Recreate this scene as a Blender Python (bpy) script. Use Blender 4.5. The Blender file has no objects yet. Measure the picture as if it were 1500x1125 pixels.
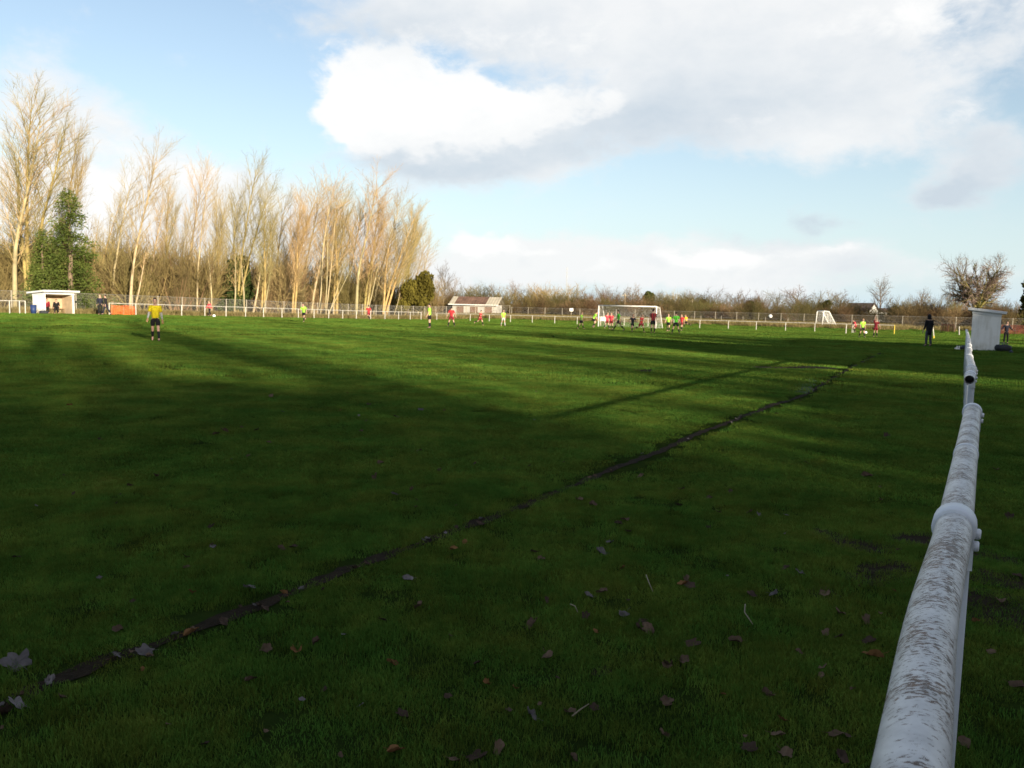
import bpy, bmesh, math, random
import numpy as np
from mathutils import Vector, Matrix, Euler

random.seed(7)
RNG = np.random.default_rng(11)
S = bpy.context.scene
COL = S.collection
rad = math.radians

# ------------------------------------------------------------------ camera
CAM_H = 1.78
FPX = 1200.0                                    # focal length in pixels of the 1500 px wide photograph
cam_data = bpy.data.cameras.new('camera')
cam = bpy.data.objects.new('camera', cam_data)
COL.objects.link(cam)
CAM_ROT = (Matrix.Rotation(rad(90 - 5.33), 3, 'X') @ Matrix.Rotation(rad(1.38), 3, 'Z'))
cam.matrix_world = Matrix.Translation((0, 0, CAM_H)) @ CAM_ROT.to_4x4()
cam_data.sensor_width = 36.0
cam_data.lens = 36.0 * FPX / 1500.0
cam_data.clip_start = 0.05
cam_data.clip_end = 9000
cam_data.dof.use_dof = True
cam_data.dof.focus_distance = 2.2
cam_data.dof.aperture_fstop = 14.0
S.camera = cam

# ------------------------------------------------------------------ light
SUN_AZ = rad(149.4)                             # clockwise from +Y : behind the camera, to the right
SUN_EL = rad(11.0)
EXPOSURE = 1.15
SKY_STRENGTH = 0.10
sun_data = bpy.data.lights.new('sun', 'SUN')
sun_data.energy = 5.0
sun_data.angle = rad(0.55)
sun_data.color = (1.0, 0.88, 0.66)
sun = bpy.data.objects.new('sun', sun_data)
COL.objects.link(sun)
sd = Vector((math.sin(SUN_AZ) * math.cos(SUN_EL), math.cos(SUN_AZ) * math.cos(SUN_EL), math.sin(SUN_EL)))
sun.rotation_euler = sd.to_track_quat('Z', 'Y').to_euler()
sun.location = sd * 200

S.view_settings.view_transform = 'Standard'
S.view_settings.look = 'None'
S.view_settings.exposure = EXPOSURE
S.view_settings.gamma = 1.0
S.view_settings.use_curve_mapping = False
S.cycles.use_denoising = True
S.cycles.max_bounces = 5
S.cycles.transparent_max_bounces = 8
S.cycles.sample_clamp_indirect = 6.0

# ------------------------------------------------------------------ picture rays -> places on the ground
def ray(px, py):
    d = CAM_ROT @ Vector(((px - 750) / FPX, -(py - 562.5) / FPX, -1.0))
    return np.array(d)

UX, UY = math.sin(rad(29)), math.cos(rad(29))   # u runs along the touchline, v across the pitch to the right
def UVxy(u, v): return (UX * u + UY * v, UY * u - UX * v)
def toUV(x, y): return (UX * x + UY * y, UY * x - UX * y)
def sstep(a, b, t):
    t = np.clip((t - a) / (b - a), 0, 1)
    return t * t * (3 - 2 * t)
def terrain(x, y):
    x = np.asarray(x, float); y = np.asarray(y, float)
    u = UX * x + UY * y; v = UY * x - UX * y
    yy = np.clip(y - 60, -60, 70)
    z = -0.005 * np.log1p(np.exp(yy / 6.0)) * 6.0
    z = z + 0.32 * sstep(40, 68, -v) * (1 - sstep(38, 95, u)) * sstep(5, 30, u)
    z = z + 0.55 * sstep(104, 130, u)
    near = 1 - sstep(18, 40, np.hypot(x, y))
    z = z + near * 0.016 * np.sin(x * 1.9 + 0.7 * y) * np.sin(y * 1.4 - 0.5 * x)
    return z
def gz(x, y): return float(terrain(x, y))
def at(px, py):
    d = ray(px, py); t = 1.0
    for _ in range(60):
        p = d * t
        f = CAM_H + p[2] - gz(p[0], p[1])
        t += f / max(1e-4, -d[2] + 0.004) * 0.8
    p = d * t
    return Vector((p[0], p[1], gz(p[0], p[1])))
def on_plane(px, py, z):
    d = ray(px, py); t = (z - CAM_H) / d[2]
    return Vector((d[0] * t, d[1] * t, z))
def on_u(px, u, py=455):
    d = ray(px, py); t = u / (UX * d[0] + UY * d[1])
    x, y = d[0] * t, d[1] * t
    return Vector((x, y, gz(x, y)))
def on_v(px, v, py=450):
    d = ray(px, py); t = v / (UY * d[0] - UX * d[1])
    x, y = d[0] * t, d[1] * t
    return Vector((x, y, gz(x, y)))
def on_y(px, Y, py=450):
    d = ray(px, py); t = Y / d[1]
    x, y = d[0] * t, d[1] * t
    return Vector((x, y, gz(x, y)))
def z_at(P, px, py):
    d = ray(px, py); t = math.hypot(P[0], P[1]) / math.hypot(d[0], d[1])
    return CAM_H + d[2] * t

# ------------------------------------------------------------------ node helpers
def new_mat(name):
    m = bpy.data.materials.new(name); m.use_nodes = True
    nt = m.node_tree; nt.nodes.clear()
    out = nt.nodes.new('ShaderNodeOutputMaterial')
    return m, nt, out
def N(nt, typ, **kw):
    n = nt.nodes.new(typ)
    for k, v in kw.items():
        if k.startswith('i_'):
            key = k[2:]
            n.inputs[int(key) if key.isdigit() else key.replace('_', ' ')].default_value = v
        else: setattr(n, k, v)
    return n
def mth(nt, op, a, b=None, c=None):
    n = nt.nodes.new('ShaderNodeMath'); n.operation = op
    for i, x in enumerate((a, b, c)):
        if x is None: continue
        if isinstance(x, (int, float)): n.inputs[i].default_value = x
        else: nt.links.new(x, n.inputs[i])
    return n.outputs[0]
def ramp(nt, fac, stops):
    r = nt.nodes.new('ShaderNodeValToRGB')
    el = r.color_ramp.elements
    while len(el) < len(stops): el.new(0.5)
    for e, (p, c) in zip(el, stops):
        e.position = p; e.color = (*c, 1) if len(c) == 3 else c
    nt.links.new(fac, r.inputs[0])
    return r.outputs[0]
def mixc(nt, fac, a, b):
    n = nt.nodes.new('ShaderNodeMix'); n.data_type = 'RGBA'
    for sock, x in ((n.inputs[0], fac), (n.inputs[6], a), (n.inputs[7], b)):
        if isinstance(x, (int, float)): sock.default_value = x
        elif isinstance(x, tuple): sock.default_value = (*x, 1) if len(x) == 3 else x
        else: nt.links.new(x, sock)
    return n.outputs[2]
def noise(nt, scale, detail=3, rough=0.55, vec=None, dist=0.0):
    n = N(nt, 'ShaderNodeTexNoise'); n.inputs['Scale'].default_value = scale
    n.inputs['Detail'].default_value = detail; n.inputs['Roughness'].default_value = rough
    n.inputs['Distortion'].default_value = dist
    if vec is not None: nt.links.new(vec, n.inputs['Vector'])
    return n.outputs[0]
def pos(nt): return N(nt, 'ShaderNodeNewGeometry').outputs['Position']
def objc(nt): return N(nt, 'ShaderNodeTexCoord').outputs['Object']

MATS = {}
def mat(name, col, rough=0.7, var=0.25, scale=6.0, bump=0.0, spec=0.3, metallic=0.0, rnd=0.0):
    """Principled material whose colour wanders with noise; rnd adds a per-object shift of value."""
    if name in MATS: return MATS[name]
    m, nt, out = new_mat(name)
    b = N(nt, 'ShaderNodeBsdfPrincipled')
    b.inputs['Roughness'].default_value = rough
    b.inputs['Specular IOR Level'].default_value = spec
    b.inputs['Metallic'].default_value = metallic
    f = noise(nt, scale, 4, 0.6, objc(nt))
    lo = tuple(c * (1 - var) for c in col); hi = tuple(min(0.95, c * (1 + var)) for c in col)
    c = ramp(nt, f, [(0.3, lo), (0.7, hi)])
    if rnd:
        oi = N(nt, 'ShaderNodeObjectInfo')
        hv = N(nt, 'ShaderNodeHueSaturation')
        nt.links.new(mth(nt, 'MULTIPLY_ADD', oi.outputs['Random'], rnd * 2, 1 - rnd), hv.inputs['Value'])
        nt.links.new(mth(nt, 'MULTIPLY_ADD', oi.outputs['Random'], -0.04, 0.52), hv.inputs['Hue'])
        nt.links.new(c, hv.inputs['Color']); c = hv.outputs[0]
    nt.links.new(c, b.inputs['Base Color'])
    if bump:
        bp = N(nt, 'ShaderNodeBump'); bp.inputs['Strength'].default_value = bump
        bp.inputs['Distance'].default_value = 0.02
        nt.links.new(noise(nt, scale * 6, 3, 0.6, objc(nt)), bp.inputs['Height'])
        nt.links.new(bp.outputs[0], b.inputs['Normal'])
    nt.links.new(b.outputs[0], out.inputs[0])
    MATS[name] = m
    return m
def leaf_mat(name, lo, hi, trans=0.3, scale=1.2, rnd=0.15):
    if name in MATS: return MATS[name]
    m, nt, out = new_mat(name)
    f = noise(nt, scale, 3, 0.6, pos(nt))
    c = ramp(nt, f, [(0.3, lo), (0.7, hi)])
    oi = N(nt, 'ShaderNodeObjectInfo'); hv = N(nt, 'ShaderNodeHueSaturation')
    nt.links.new(mth(nt, 'MULTIPLY_ADD', oi.outputs['Random'], rnd * 2, 1 - rnd), hv.inputs['Value'])
    nt.links.new(c, hv.inputs['Color']); c = hv.outputs[0]
    d = N(nt, 'ShaderNodeBsdfDiffuse'); t = N(nt, 'ShaderNodeBsdfTranslucent')
    nt.links.new(c, d.inputs[0]); nt.links.new(c, t.inputs[0])
    mx = N(nt, 'ShaderNodeMixShader'); mx.inputs[0].default_value = trans
    nt.links.new(d.outputs[0], mx.inputs[1]); nt.links.new(t.outputs[0], mx.inputs[2])
    nt.links.new(mx.outputs[0], out.inputs[0])
    MATS[name] = m
    return m

# ------------------------------------------------------------------ sky (clear sky with cumulus)
world = bpy.data.worlds.new('World'); S.world = world
world.use_nodes = True
wn = world.node_tree; wn.nodes.clear()
w_out = N(wn, 'ShaderNodeOutputWorld'); w_bg = N(wn, 'ShaderNodeBackground')
w_bg.inputs['Strength'].default_value = SKY_STRENGTH
sky = N(wn, 'ShaderNodeTexSky'); sky.sky_type = 'NISHITA'; sky.sun_disc = False
sky.sun_elevation = SUN_EL; sky.sun_rotation = SUN_AZ
sky.altitude = 50; sky.air_density = 1.0; sky.dust_density = 0.7; sky.ozone_density = 1.4
tc = N(wn, 'ShaderNodeTexCoord'); sx = N(wn, 'ShaderNodeSeparateXYZ')
wn.links.new(tc.outputs['Generated'], sx.inputs[0])
AZ = mth(wn, 'ARCTAN2', sx.outputs[0], sx.outputs[1])
EL = mth(wn, 'ARCSINE', sx.outputs[2])
def cloud_coords(sy):
    cb = N(wn, 'ShaderNodeCombineXYZ')
    wn.links.new(AZ, cb.inputs[0]); wn.links.new(mth(wn, 'MULTIPLY', EL, sy), cb.inputs[1])
    return cb.outputs[0]
cvec = cloud_coords(1.7)
n_big = noise(wn, 5.0, 6, 0.55, cvec, 0.3)
n_mid = noise(wn, 14.0, 5, 0.6, cvec, 0.2)
w1 = noise(wn, 9.0, 4, 0.6, cvec); 
cvec2 = N(wn, 'ShaderNodeVectorMath', operation='ADD'); cvec2.inputs[1].default_value = (7.3, 2.1, 4.4)
wn.links.new(cvec, cvec2.inputs[0])
w2 = noise(wn, 9.0, 4, 0.6, cvec2.outputs[0])
AZw = mth(wn, 'ADD', AZ, mth(wn, 'MULTIPLY_ADD', w1, 0.10, -0.05))
ELw = mth(wn, 'ADD', EL, mth(wn, 'MULTIPLY_ADD', w2, 0.06, -0.03))
def blob(px, py, rx, ry, amp, skew=0.0):
    d = ray(px, py); az = math.atan2(d[0], d[1]); el = math.asin(d[2] / np.linalg.norm(d))
    k = 1 / FPX / (1 + ((px - 750) / FPX) ** 2)
    dx = mth(wn, 'SUBTRACT', AZw, az); dy = mth(wn, 'SUBTRACT', ELw, el)
    if skew: dy = mth(wn, 'MULTIPLY_ADD', dx, skew, dy)
    a = mth(wn, 'MULTIPLY', dx, 1 / (rx * k)); b = mth(wn, 'MULTIPLY', dy, 1 / (ry / FPX))
    r2 = mth(wn, 'ADD', mth(wn, 'MULTIPLY', a, a), mth(wn, 'MULTIPLY', b, b))
    return mth(wn, 'MULTIPLY', mth(wn, 'EXPONENT', mth(wn, 'MULTIPLY', r2, -1.0)), amp)
def add_all(lst):
    o = lst[0]
    for x in lst[1:]: o = mth(wn, 'ADD', o, x)
    return o
# soft cloud banks
SOFT = add_all([
    blob(1080, 10, 400, 95, 1.0), blob(1180, 110, 240, 80, 0.85), blob(780, 10, 230, 80, 0.75), blob(600, 20, 120, 40, 0.5), blob(960, 170, 160, 55, 0.8), blob(1190, 195, 150, 45, 0.6),
    blob(600, 235, 160, 42, 0.95), blob(780, 210, 140, 45, 0.7), blob(1470, 225, 90, 60, 0.75), blob(1385, 272, 60, 18, 0.8), blob(1060, 388, 200, 38, 0.85), blob(1240, 378, 110, 22, 0.6),
    blob(720, 375, 130, 42, 0.85), blob(880, 395, 230, 38, 0.8), blob(1185, 322, 70, 22, 0.75), blob(820, 250, 50, 16, 0.4), blob(60, 180, 120, 90, 0.6), blob(120, 320, 190, 90, 0.85), blob(290, 300, 130, 55, 0.7), blob(450, 340, 140, 60, 0.6),
    blob(260, 92, 60, 16, 0.32), blob(1420, 400, 120, 28, 0.5)])
# firm sunlit cumulus heads
FIRM = add_all([
    blob(565, 125, 72, 52, 1.25), blob(520, 180, 52, 48, 1.0), blob(640, 165, 90, 50, 1.1), blob(730, 165, 80, 36, 0.95), blob(800, 165, 45, 22, 0.6), blob(885, 152, 48, 26, 0.85), blob(600, 200, 110, 30, 0.6),
    blob(705, 352, 65, 22, 0.95), blob(800, 372, 40, 10, 0.55), blob(1040, 374, 110, 15, 0.85), blob(1240, 368, 60, 10, 0.65), blob(1370, 30, 90, 45, 0.6), blob(1220, 50, 90, 30, 0.4), blob(850, 70, 100, 30, 0.45), blob(680, 45, 90, 30, 0.45), blob(300, 262, 60, 22, 0.6), blob(20, 280, 110, 60, 0.6), blob(130, 290, 150, 70, 0.75), blob(1080, 190, 120, 24, 0.4), blob(1410, 170, 60, 30, 0.45), blob(880, 395, 60, 12, 0.5)])
# away from the photographed part of the sky the same kind of broken cloud goes on
away = mth(wn, 'MINIMUM', mth(wn, 'MULTIPLY', mth(wn, 'MAXIMUM', mth(wn, 'MAXIMUM', mth(wn, 'SUBTRACT', mth(wn, 'ABSOLUTE', AZ), 0.60), mth(wn, 'SUBTRACT', EL, 0.40)), 0.0), 3.0), 1.0)
def smap(x, a, b):
    mr = N(wn, 'ShaderNodeMapRange', interpolation_type='SMOOTHSTEP'); mr.inputs[1].default_value = a; mr.inputs[2].default_value = b
    wn.links.new(x, mr.inputs[0]); return mr.outputs[0]
nz = mth(wn, 'ADD', mth(wn, 'MULTIPLY_ADD', n_big, 1.3, -0.65), mth(wn, 'MULTIPLY_ADD', n_mid, 0.7, -0.35))
n_fine0 = noise(wn, 22.0, 6, 0.65, cvec, 0.4)
soft = mth(wn, 'MULTIPLY', smap(mth(wn, 'ADD', mth(wn, 'ADD', SOFT, mth(wn, 'MULTIPLY', away, 0.42)), mth(wn, 'ADD', mth(wn, 'MULTIPLY', nz, 1.3), mth(wn, 'MULTIPLY_ADD', n_fine0, 0.7, -0.35))), 0.15, 0.95), 0.93)
n_fine = noise(wn, 26.0, 7, 0.68, cvec, 0.4)
firm = mth(wn, 'MULTIPLY', smap(mth(wn, 'ADD', FIRM, mth(wn, 'ADD', mth(wn, 'MULTIPLY', nz, 0.8), mth(wn, 'MULTIPLY_ADD', n_fine, 1.1, -0.55))), 0.28, 0.82), 0.97)
GREY = add_all([blob(600, 245, 160, 30, 0.8), blob(950, 185, 170, 40, 0.75), blob(780, 225, 130, 30, 0.55), blob(560, 40, 140, 40, 0.45), blob(1130, 120, 260, 60, 0.4), blob(1385, 275, 60, 16, 0.7),
                blob(1460, 240, 120, 60, 0.7), blob(1180, 325, 110, 30, 1.0), blob(1240, 395, 120, 18, 0.4), blob(700, 60, 220, 45, 0.3)])
GREY = mth(wn, 'ADD', GREY, mth(wn, 'MULTIPLY', away, mth(wn, 'MULTIPLY', n_big, 0.9)))
greyf = mth(wn, 'MINIMUM', mth(wn, 'MAXIMUM', mth(wn, 'ADD', GREY, mth(wn, 'MULTIPLY_ADD', n_mid, 0.9, -0.46)), 0.0), 1.0)
k_ = 1.0 / SKY_STRENGTH / 2 ** EXPOSURE
disp = lambda *c: tuple(x * k_ for x in c)
ccol = mixc(wn, greyf, disp(0.94, 0.95, 0.955), disp(0.62, 0.70, 0.78))
w_tint = N(wn, 'ShaderNodeMix', data_type='RGBA', blend_type='MULTIPLY'); w_tint.inputs[0].default_value = 1.0
wn.links.new(sky.outputs[0], w_tint.inputs[6]); w_tint.inputs[7].default_value = (1.36 * .74, 1.27 * .72, 1.18 * .76, 1)
hz_ = mth(wn, 'MULTIPLY', mth(wn, 'EXPONENT', mth(wn, 'MULTIPLY', mth(wn, 'MAXIMUM', EL, 0.0), -6.0)), 0.95)
wsky = mixc(wn, hz_, w_tint.outputs[2], disp(0.66, 0.85, 0.98))
fcol = mixc(wn, mth(wn, 'MULTIPLY_ADD', n_fine, 0.35, mth(wn, 'MULTIPLY_ADD', greyf, 0.45, -0.16)), disp(1.04, 1.04, 1.03), disp(0.66, 0.73, 0.80))
wcol = mixc(wn, firm, mixc(wn, soft, wsky, ccol), fcol)
wn.links.new(wcol, w_bg.inputs['Color']); wn.links.new(w_bg.outputs[0], w_out.inputs['Surface'])

# ------------------------------------------------------------------ object helpers
def link(o, parent=None):
    COL.objects.link(o)
    if parent is not None: o.parent = parent
    return o
def tag(o, label=None, cat=None, group=None, kind=None):
    if label: o['label'] = label
    if cat: o['category'] = cat
    if group: o['group'] = group
    if kind: o['kind'] = kind
    return o
def thing(name, loc, label, cat, group=None, rz=0.0):
    o = bpy.data.objects.new(name, None); o.empty_display_size = 0.3
    o.location = loc; o.rotation_euler = (0, 0, rz)
    link(o); return tag(o, label, cat, group)

class MB:
    """collects verts and faces for one mesh"""
    def __init__(s): s.v = []; s.f = []; s.m = []; s.n = 0
    def add(s, vs, fs, mi=0):
        vs = np.asarray(vs, float).reshape(-1, 3)
        s.v.append(vs); n = s.n
        s.f.extend([tuple(i + n for i in f) for f in fs]); s.m.extend([mi] * len(fs)); s.n += len(vs)
    def box(s, c, d, R=None, mi=0):
        c = np.array(c, float); d = np.array(d, float) / 2
        vs = np.array([(x, y, z) for x in (-1, 1) for y in (-1, 1) for z in (-1, 1)], float) * d
        if R is not None: vs = vs @ np.array(R).T
        s.add(vs + c, [(0, 1, 3, 2), (4, 6, 7, 5), (0, 4, 5, 1), (2, 3, 7, 6), (0, 2, 6, 4), (1, 5, 7, 3)], mi)
    def tube(s, pts, rs, sides=6, caps=True, mi=0):
        pts = np.asarray(pts, float); n = len(pts)
        if np.isscalar(rs): rs = [rs] * n
        t = np.gradient(pts, axis=0)
        t /= np.linalg.norm(t, axis=1)[:, None] + 1e-9
        ref = np.array([0, 0, 1.0]) if abs(t[0][2]) < 0.9 else np.array([1.0, 0, 0])
        a = np.cross(t, ref); a /= np.linalg.norm(a, axis=1)[:, None] + 1e-9
        b = np.cross(t, a)
        ang = np.arange(sides) * 2 * math.pi / sides
        ca, sa = np.cos(ang), np.sin(ang)
        vs = pts[:, None, :] + np.asarray(rs)[:, None, None] * (a[:, None, :] * ca[None, :, None] + b[:, None, :] * sa[None, :, None])
        fs = []
        for i in range(n - 1):
            for j in range(sides):
                k = (j + 1) % sides
                fs.append((i * sides + j, i * sides + k, (i + 1) * sides + k, (i + 1) * sides + j))
        if caps:
            fs.append(tuple(range(sides))[::-1]); fs.append(tuple((n - 1) * sides + j for j in range(sides)))
        s.add(vs.reshape(-1, 3), fs, mi)
    def spike(s, p0, p1, r):
        """thin three-sided twig ending in a point"""
        p0 = np.asarray(p0); p1 = np.asarray(p1); t = p1 - p0
        ref = np.array([0.3, 0.9, 0.1]); a = np.cross(t, ref); a /= np.linalg.norm(a) + 1e-9
        b = np.cross(t, a); b /= np.linalg.norm(b) + 1e-9
        s.add([p0 + a * r, p0 - a * r * .5 + b * r * .87, p0 - a * r * .5 - b * r * .87, p1], [(0, 1, 3), (1, 2, 3), (2, 0, 3)])
    def ball(s, c, r, seg=12, ring=8, mi=0):
        c = np.array(c, float); r = np.array(r if hasattr(r, '__len__') else (r, r, r), float)
        vs = [c + r * (0, 0, 1)]
        for i in range(1, ring):
            th = math.pi * i / ring
            for j in range(seg):
                ph = 2 * math.pi * j / seg
                vs.append(c + r * (math.sin(th) * math.cos(ph), math.sin(th) * math.sin(ph), math.cos(th)))
        vs.append(c - r * (0, 0, 1)); fs = []
        for j in range(seg):
            k = (j + 1) % seg
            fs.append((0, 1 + j, 1 + k))
            for i in range(ring - 2):
                fs.append((1 + i * seg + j, 1 + (i + 1) * seg + j, 1 + (i + 1) * seg + k, 1 + i * seg + k))
            fs.append((1 + (ring - 2) * seg + j, len(vs) - 1, 1 + (ring - 2) * seg + k))
        s.add(vs, fs, mi)
    def mesh(s, name, mats, smooth=False):
        me = bpy.data.meshes.new(name)
        v = np.concatenate(s.v) if s.v else np.zeros((0, 3))
        me.from_pydata(v.tolist(), [], s.f)
        for m in (mats if isinstance(mats, (list, tuple)) else [mats]): me.materials.append(m)
        if any(s.m): me.polygons.foreach_set('material_index', s.m)
        if smooth: me.polygons.foreach_set('use_smooth', [True] * len(me.polygons))
        me.update(); return me
    def build(s, name, mats, parent=None, smooth=False, loc=None):
        o = bpy.data.objects.new(name, s.mesh(name, mats, smooth)); link(o, parent)
        if loc is not None: o.location = loc
        return o
def inst(name, me, parent=None, loc=(0, 0, 0), rot=(0, 0, 0), sc=1.0):
    o = bpy.data.objects.new(name, me); link(o, parent)
    o.location = loc; o.rotation_euler = rot
    o.scale = (sc, sc, sc) if not hasattr(sc, '__len__') else sc
    return o
def bevel(o, w=0.01, seg=2):
    bm = bmesh.new(); bm.from_mesh(o.data)
    bmesh.ops.bevel(bm, geom=bm.edges[:], offset=w, segments=seg, affect='EDGES', profile=0.5)
    bm.to_mesh(o.data); bm.free(); return o

# ------------------------------------------------------------------ ground
def grass_colour(nt, vec, dry=0.0):
    big = noise(nt, 0.16, 3, 0.5, vec); mid = noise(nt, 1.1, 4, 0.6, vec); fine = noise(nt, 9.0, 3, 0.6, vec)
    f = mth(nt, 'ADD', mth(nt, 'MULTIPLY', big, 0.35), mth(nt, 'ADD', mth(nt, 'MULTIPLY', mid, 0.55), mth(nt, 'MULTIPLY', fine, 0.35)))
    f = mth(nt, 'SUBTRACT', f, 0.125)
    c = ramp(nt, f, [(0.28, (0.034, 0.080, 0.013)), (0.46, (0.070, 0.128, 0.020)), (0.60, (0.118, 0.165, 0.026)), (0.74, (0.175, 0.200, 0.040))])
    return c
m_ground, nt, out = new_mat('turf_soil')
b = N(nt, 'ShaderNodeBsdfPrincipled'); b.inputs['Roughness'].default_value = 1.0; b.inputs['Specular IOR Level'].default_value = 0.0
P_ = pos(nt); gc = grass_colour(nt, P_)
soil = ramp(nt, noise(nt, 3.0, 4, 0.6, P_), [(0.35, (0.006, 0.010, 0.003)), (0.7, (0.014, 0.024, 0.006))])
nt.links.new(mixc(nt, mth(nt, 'MULTIPLY_ADD', noise(nt, 6.0, 3, 0.6, P_), 0.4, 0.68), gc, soil), b.inputs['Base Color'])
bp = N(nt, 'ShaderNodeBump'); bp.inputs['Strength'].default_value = 0.9; bp.inputs['Distance'].default_value = 0.05
nt.links.new(noise(nt, 14.0, 4, 0.65, P_), bp.inputs['Height']); nt.links.new(bp.outputs[0], b.inputs['Normal'])
nt.links.new(b.outputs[0], out.inputs[0])

xs = np.concatenate([-np.geomspace(4000, 60, 18), np.arange(-55, 56, 1.5) * 1.0, np.geomspace(60, 4000, 18)])
xs = np.unique(np.concatenate([xs, np.arange(-9, 9.01, 0.25)]))
ys = np.concatenate([-np.geomspace(4000, 60, 10), np.arange(-55, 0, 5.0), np.arange(0, 22, 0.25), np.arange(22, 170, 2.0), np.geomspace(172, 4000, 22)])
Xg, Yg = np.meshgrid(xs, ys, indexing='ij'); Zg = terrain(Xg, Yg)
nx, ny = Xg.shape
idx = np.arange(nx * ny).reshape(nx, ny)
mb = MB(); fq = np.stack([idx[:-1, :-1], idx[1:, :-1], idx[1:, 1:], idx[:-1, 1:]], -1).reshape(-1, 4)
mb.v.append(np.stack([Xg, Yg, Zg], -1).reshape(-1, 3)); mb.f = [tuple(f) for f in fq.tolist()]; mb.m = [0] * len(mb.f)
ground = mb.build('ground', m_ground, smooth=True); tag(ground, kind='structure')

m_mud = mat('mud', (0.019, 0.013, 0.008), 0.95, 0.5, 9.0, 0.8, 0.05)
m_mud_red = mat('mud_pale', (0.060, 0.036, 0.022), 0.95, 0.4, 5.0, 0.6, 0.05)
LINE_PX = [(-70, 1075), (0, 1040), (60, 1007), (130, 978), (215, 950), (290, 922), (365, 895), (440, 865), (520, 832), (600, 803), (680, 772), (770, 740), (860, 703), (945, 670), (1030, 632), (1085, 612), (1130, 594), (1180, 578), (1215, 557), (1250, 537), (1290, 517)]
LINE = [at(*p) for p in LINE_PX]
def resample(pts, step):
    pts = np.array([tuple(p) for p in pts]); d = np.r_[0, np.cumsum(np.linalg.norm(np.diff(pts[:, :2], axis=0), axis=1))]
    t = np.arange(0, d[-1], step)
    return np.stack([np.interp(t, d, pts[:, i]) for i in range(3)], -1)
def strip(name, pts, width, m, step=0.12, jag=0.35, lift=0.006):
    p = resample(pts, step); t = np.gradient(p, axis=0); nrm = np.stack([-t[:, 1], t[:, 0]], -1); nrm /= np.linalg.norm(nrm, axis=1)[:, None]
    k = len(p); rr = np.random.default_rng(5)
    def wob(): 
        a = rr.normal(size=k); return np.convolve(a, [0.25, 0.5, 0.25], 'same')
    wl = width / 2 * (1 + jag * wob()); wr = width / 2 * (1 + jag * wob())
    rows = []
    for f in (-1.0, -0.45, 0.45, 1.0):
        w = np.where(f < 0, wl, wr) * f
        x = p[:, 0] + nrm[:, 0] * w; y = p[:, 1] + nrm[:, 1] * w
        rows.append(np.stack([x, y, terrain(x, y) + lift], -1))
    v = np.stack(rows, 1).reshape(-1, 3); fs = []
    for i in range(k - 1):
        for j in range(3): fs.append((i * 4 + j, i * 4 + j + 1, (i + 1) * 4 + j + 1, (i + 1) * 4 + j))
    q = MB(); q.add(v, fs); o = q.build(name, m, smooth=True); tag(o, kind='structure'); return o, p
touchline, LINE_P = strip('worn_touchline', LINE, 0.105, m_mud, 0.07, 0.5)
TRACK = [at(*p) for p in [(1170, 576), (1178, 560), (1190, 547), (1212, 533), (1240, 522), (1262, 514)]]
m_track = mat('flattened_turf', (0.022, 0.042, 0.012), 0.9, 0.3, 3.0)
track, TRACK_P = strip('wheel_track', TRACK, 0.5, m_track, 0.3, 0.3, 0.010)
def patch(name, c, a, bb, rz, m, seed, lift):
    rr = np.random.default_rng(seed); q = MB(); vs = [(c[0], c[1], gz(c[0], c[1]) + lift)]; k = 28
    w = 1 + 0.18 * np.convolve(np.r_[rr.normal(size=k)], [.3, .4, .3], 'same')
    for ring in (0.55, 1.0):
        for i in range(k):
            t = 2 * math.pi * i / k; x, y = a * ring * w[i] * math.cos(t), bb * ring * w[i] * math.sin(t)
            X = c[0] + x * math.cos(rz) - y * math.sin(rz); Y = c[1] + x * math.sin(rz) + y * math.cos(rz)
            vs.append((X, Y, gz(X, Y) + lift))
    fs = []
    for i in range(k):
        j = (i + 1) % k
        fs += [(0, 1 + i, 1 + j), (1 + i, 1 + k + i, 1 + k + j, 1 + j)]
    q.add(vs, fs); o = q.build(name, m, smooth=True); tag(o, kind='structure')
    return (c[0], c[1], a, bb, rz)
PATCHES = []
def pxpatch(x0, x1, yc, depth, m, seed, lift=0.008):
    p, q = at(x0, yc), at(x1, yc); c = (p + q) / 2
    PATCHES.append(patch('mud_patch', c, (q - p).length / 2, depth, math.atan2(q.y - p.y, q.x - p.x), m, seed, lift))
pxpatch(1106, 1165, 539, 0.75, m_mud_red, 1)
pxpatch(1155, 1218, 539, 0.8, m_mud, 2, 0.014)  # right half of the same mud patch, its shadow painted as darker mud
pxpatch(925, 980, 543, 0.5, m_mud, 3)
BARE = [(1265, 800, .22), (1300, 835, .2), (1215, 785, .16), (1440, 880, .25), (1475, 905, .2), (1450, 815, .18), (1265, 850, .12), (880, 985, .05), (1205, 870, .1), (1470, 850, .2), (1340, 790, .2)]
BARE_P = [(*at(x, y)[:2], r) for x, y, r in BARE]
for i, (x, y, r) in enumerate(BARE_P): patch('mud_patch', (x, y), r * 1.3, r, i, m_mud, 20 + i, 0.006)

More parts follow.
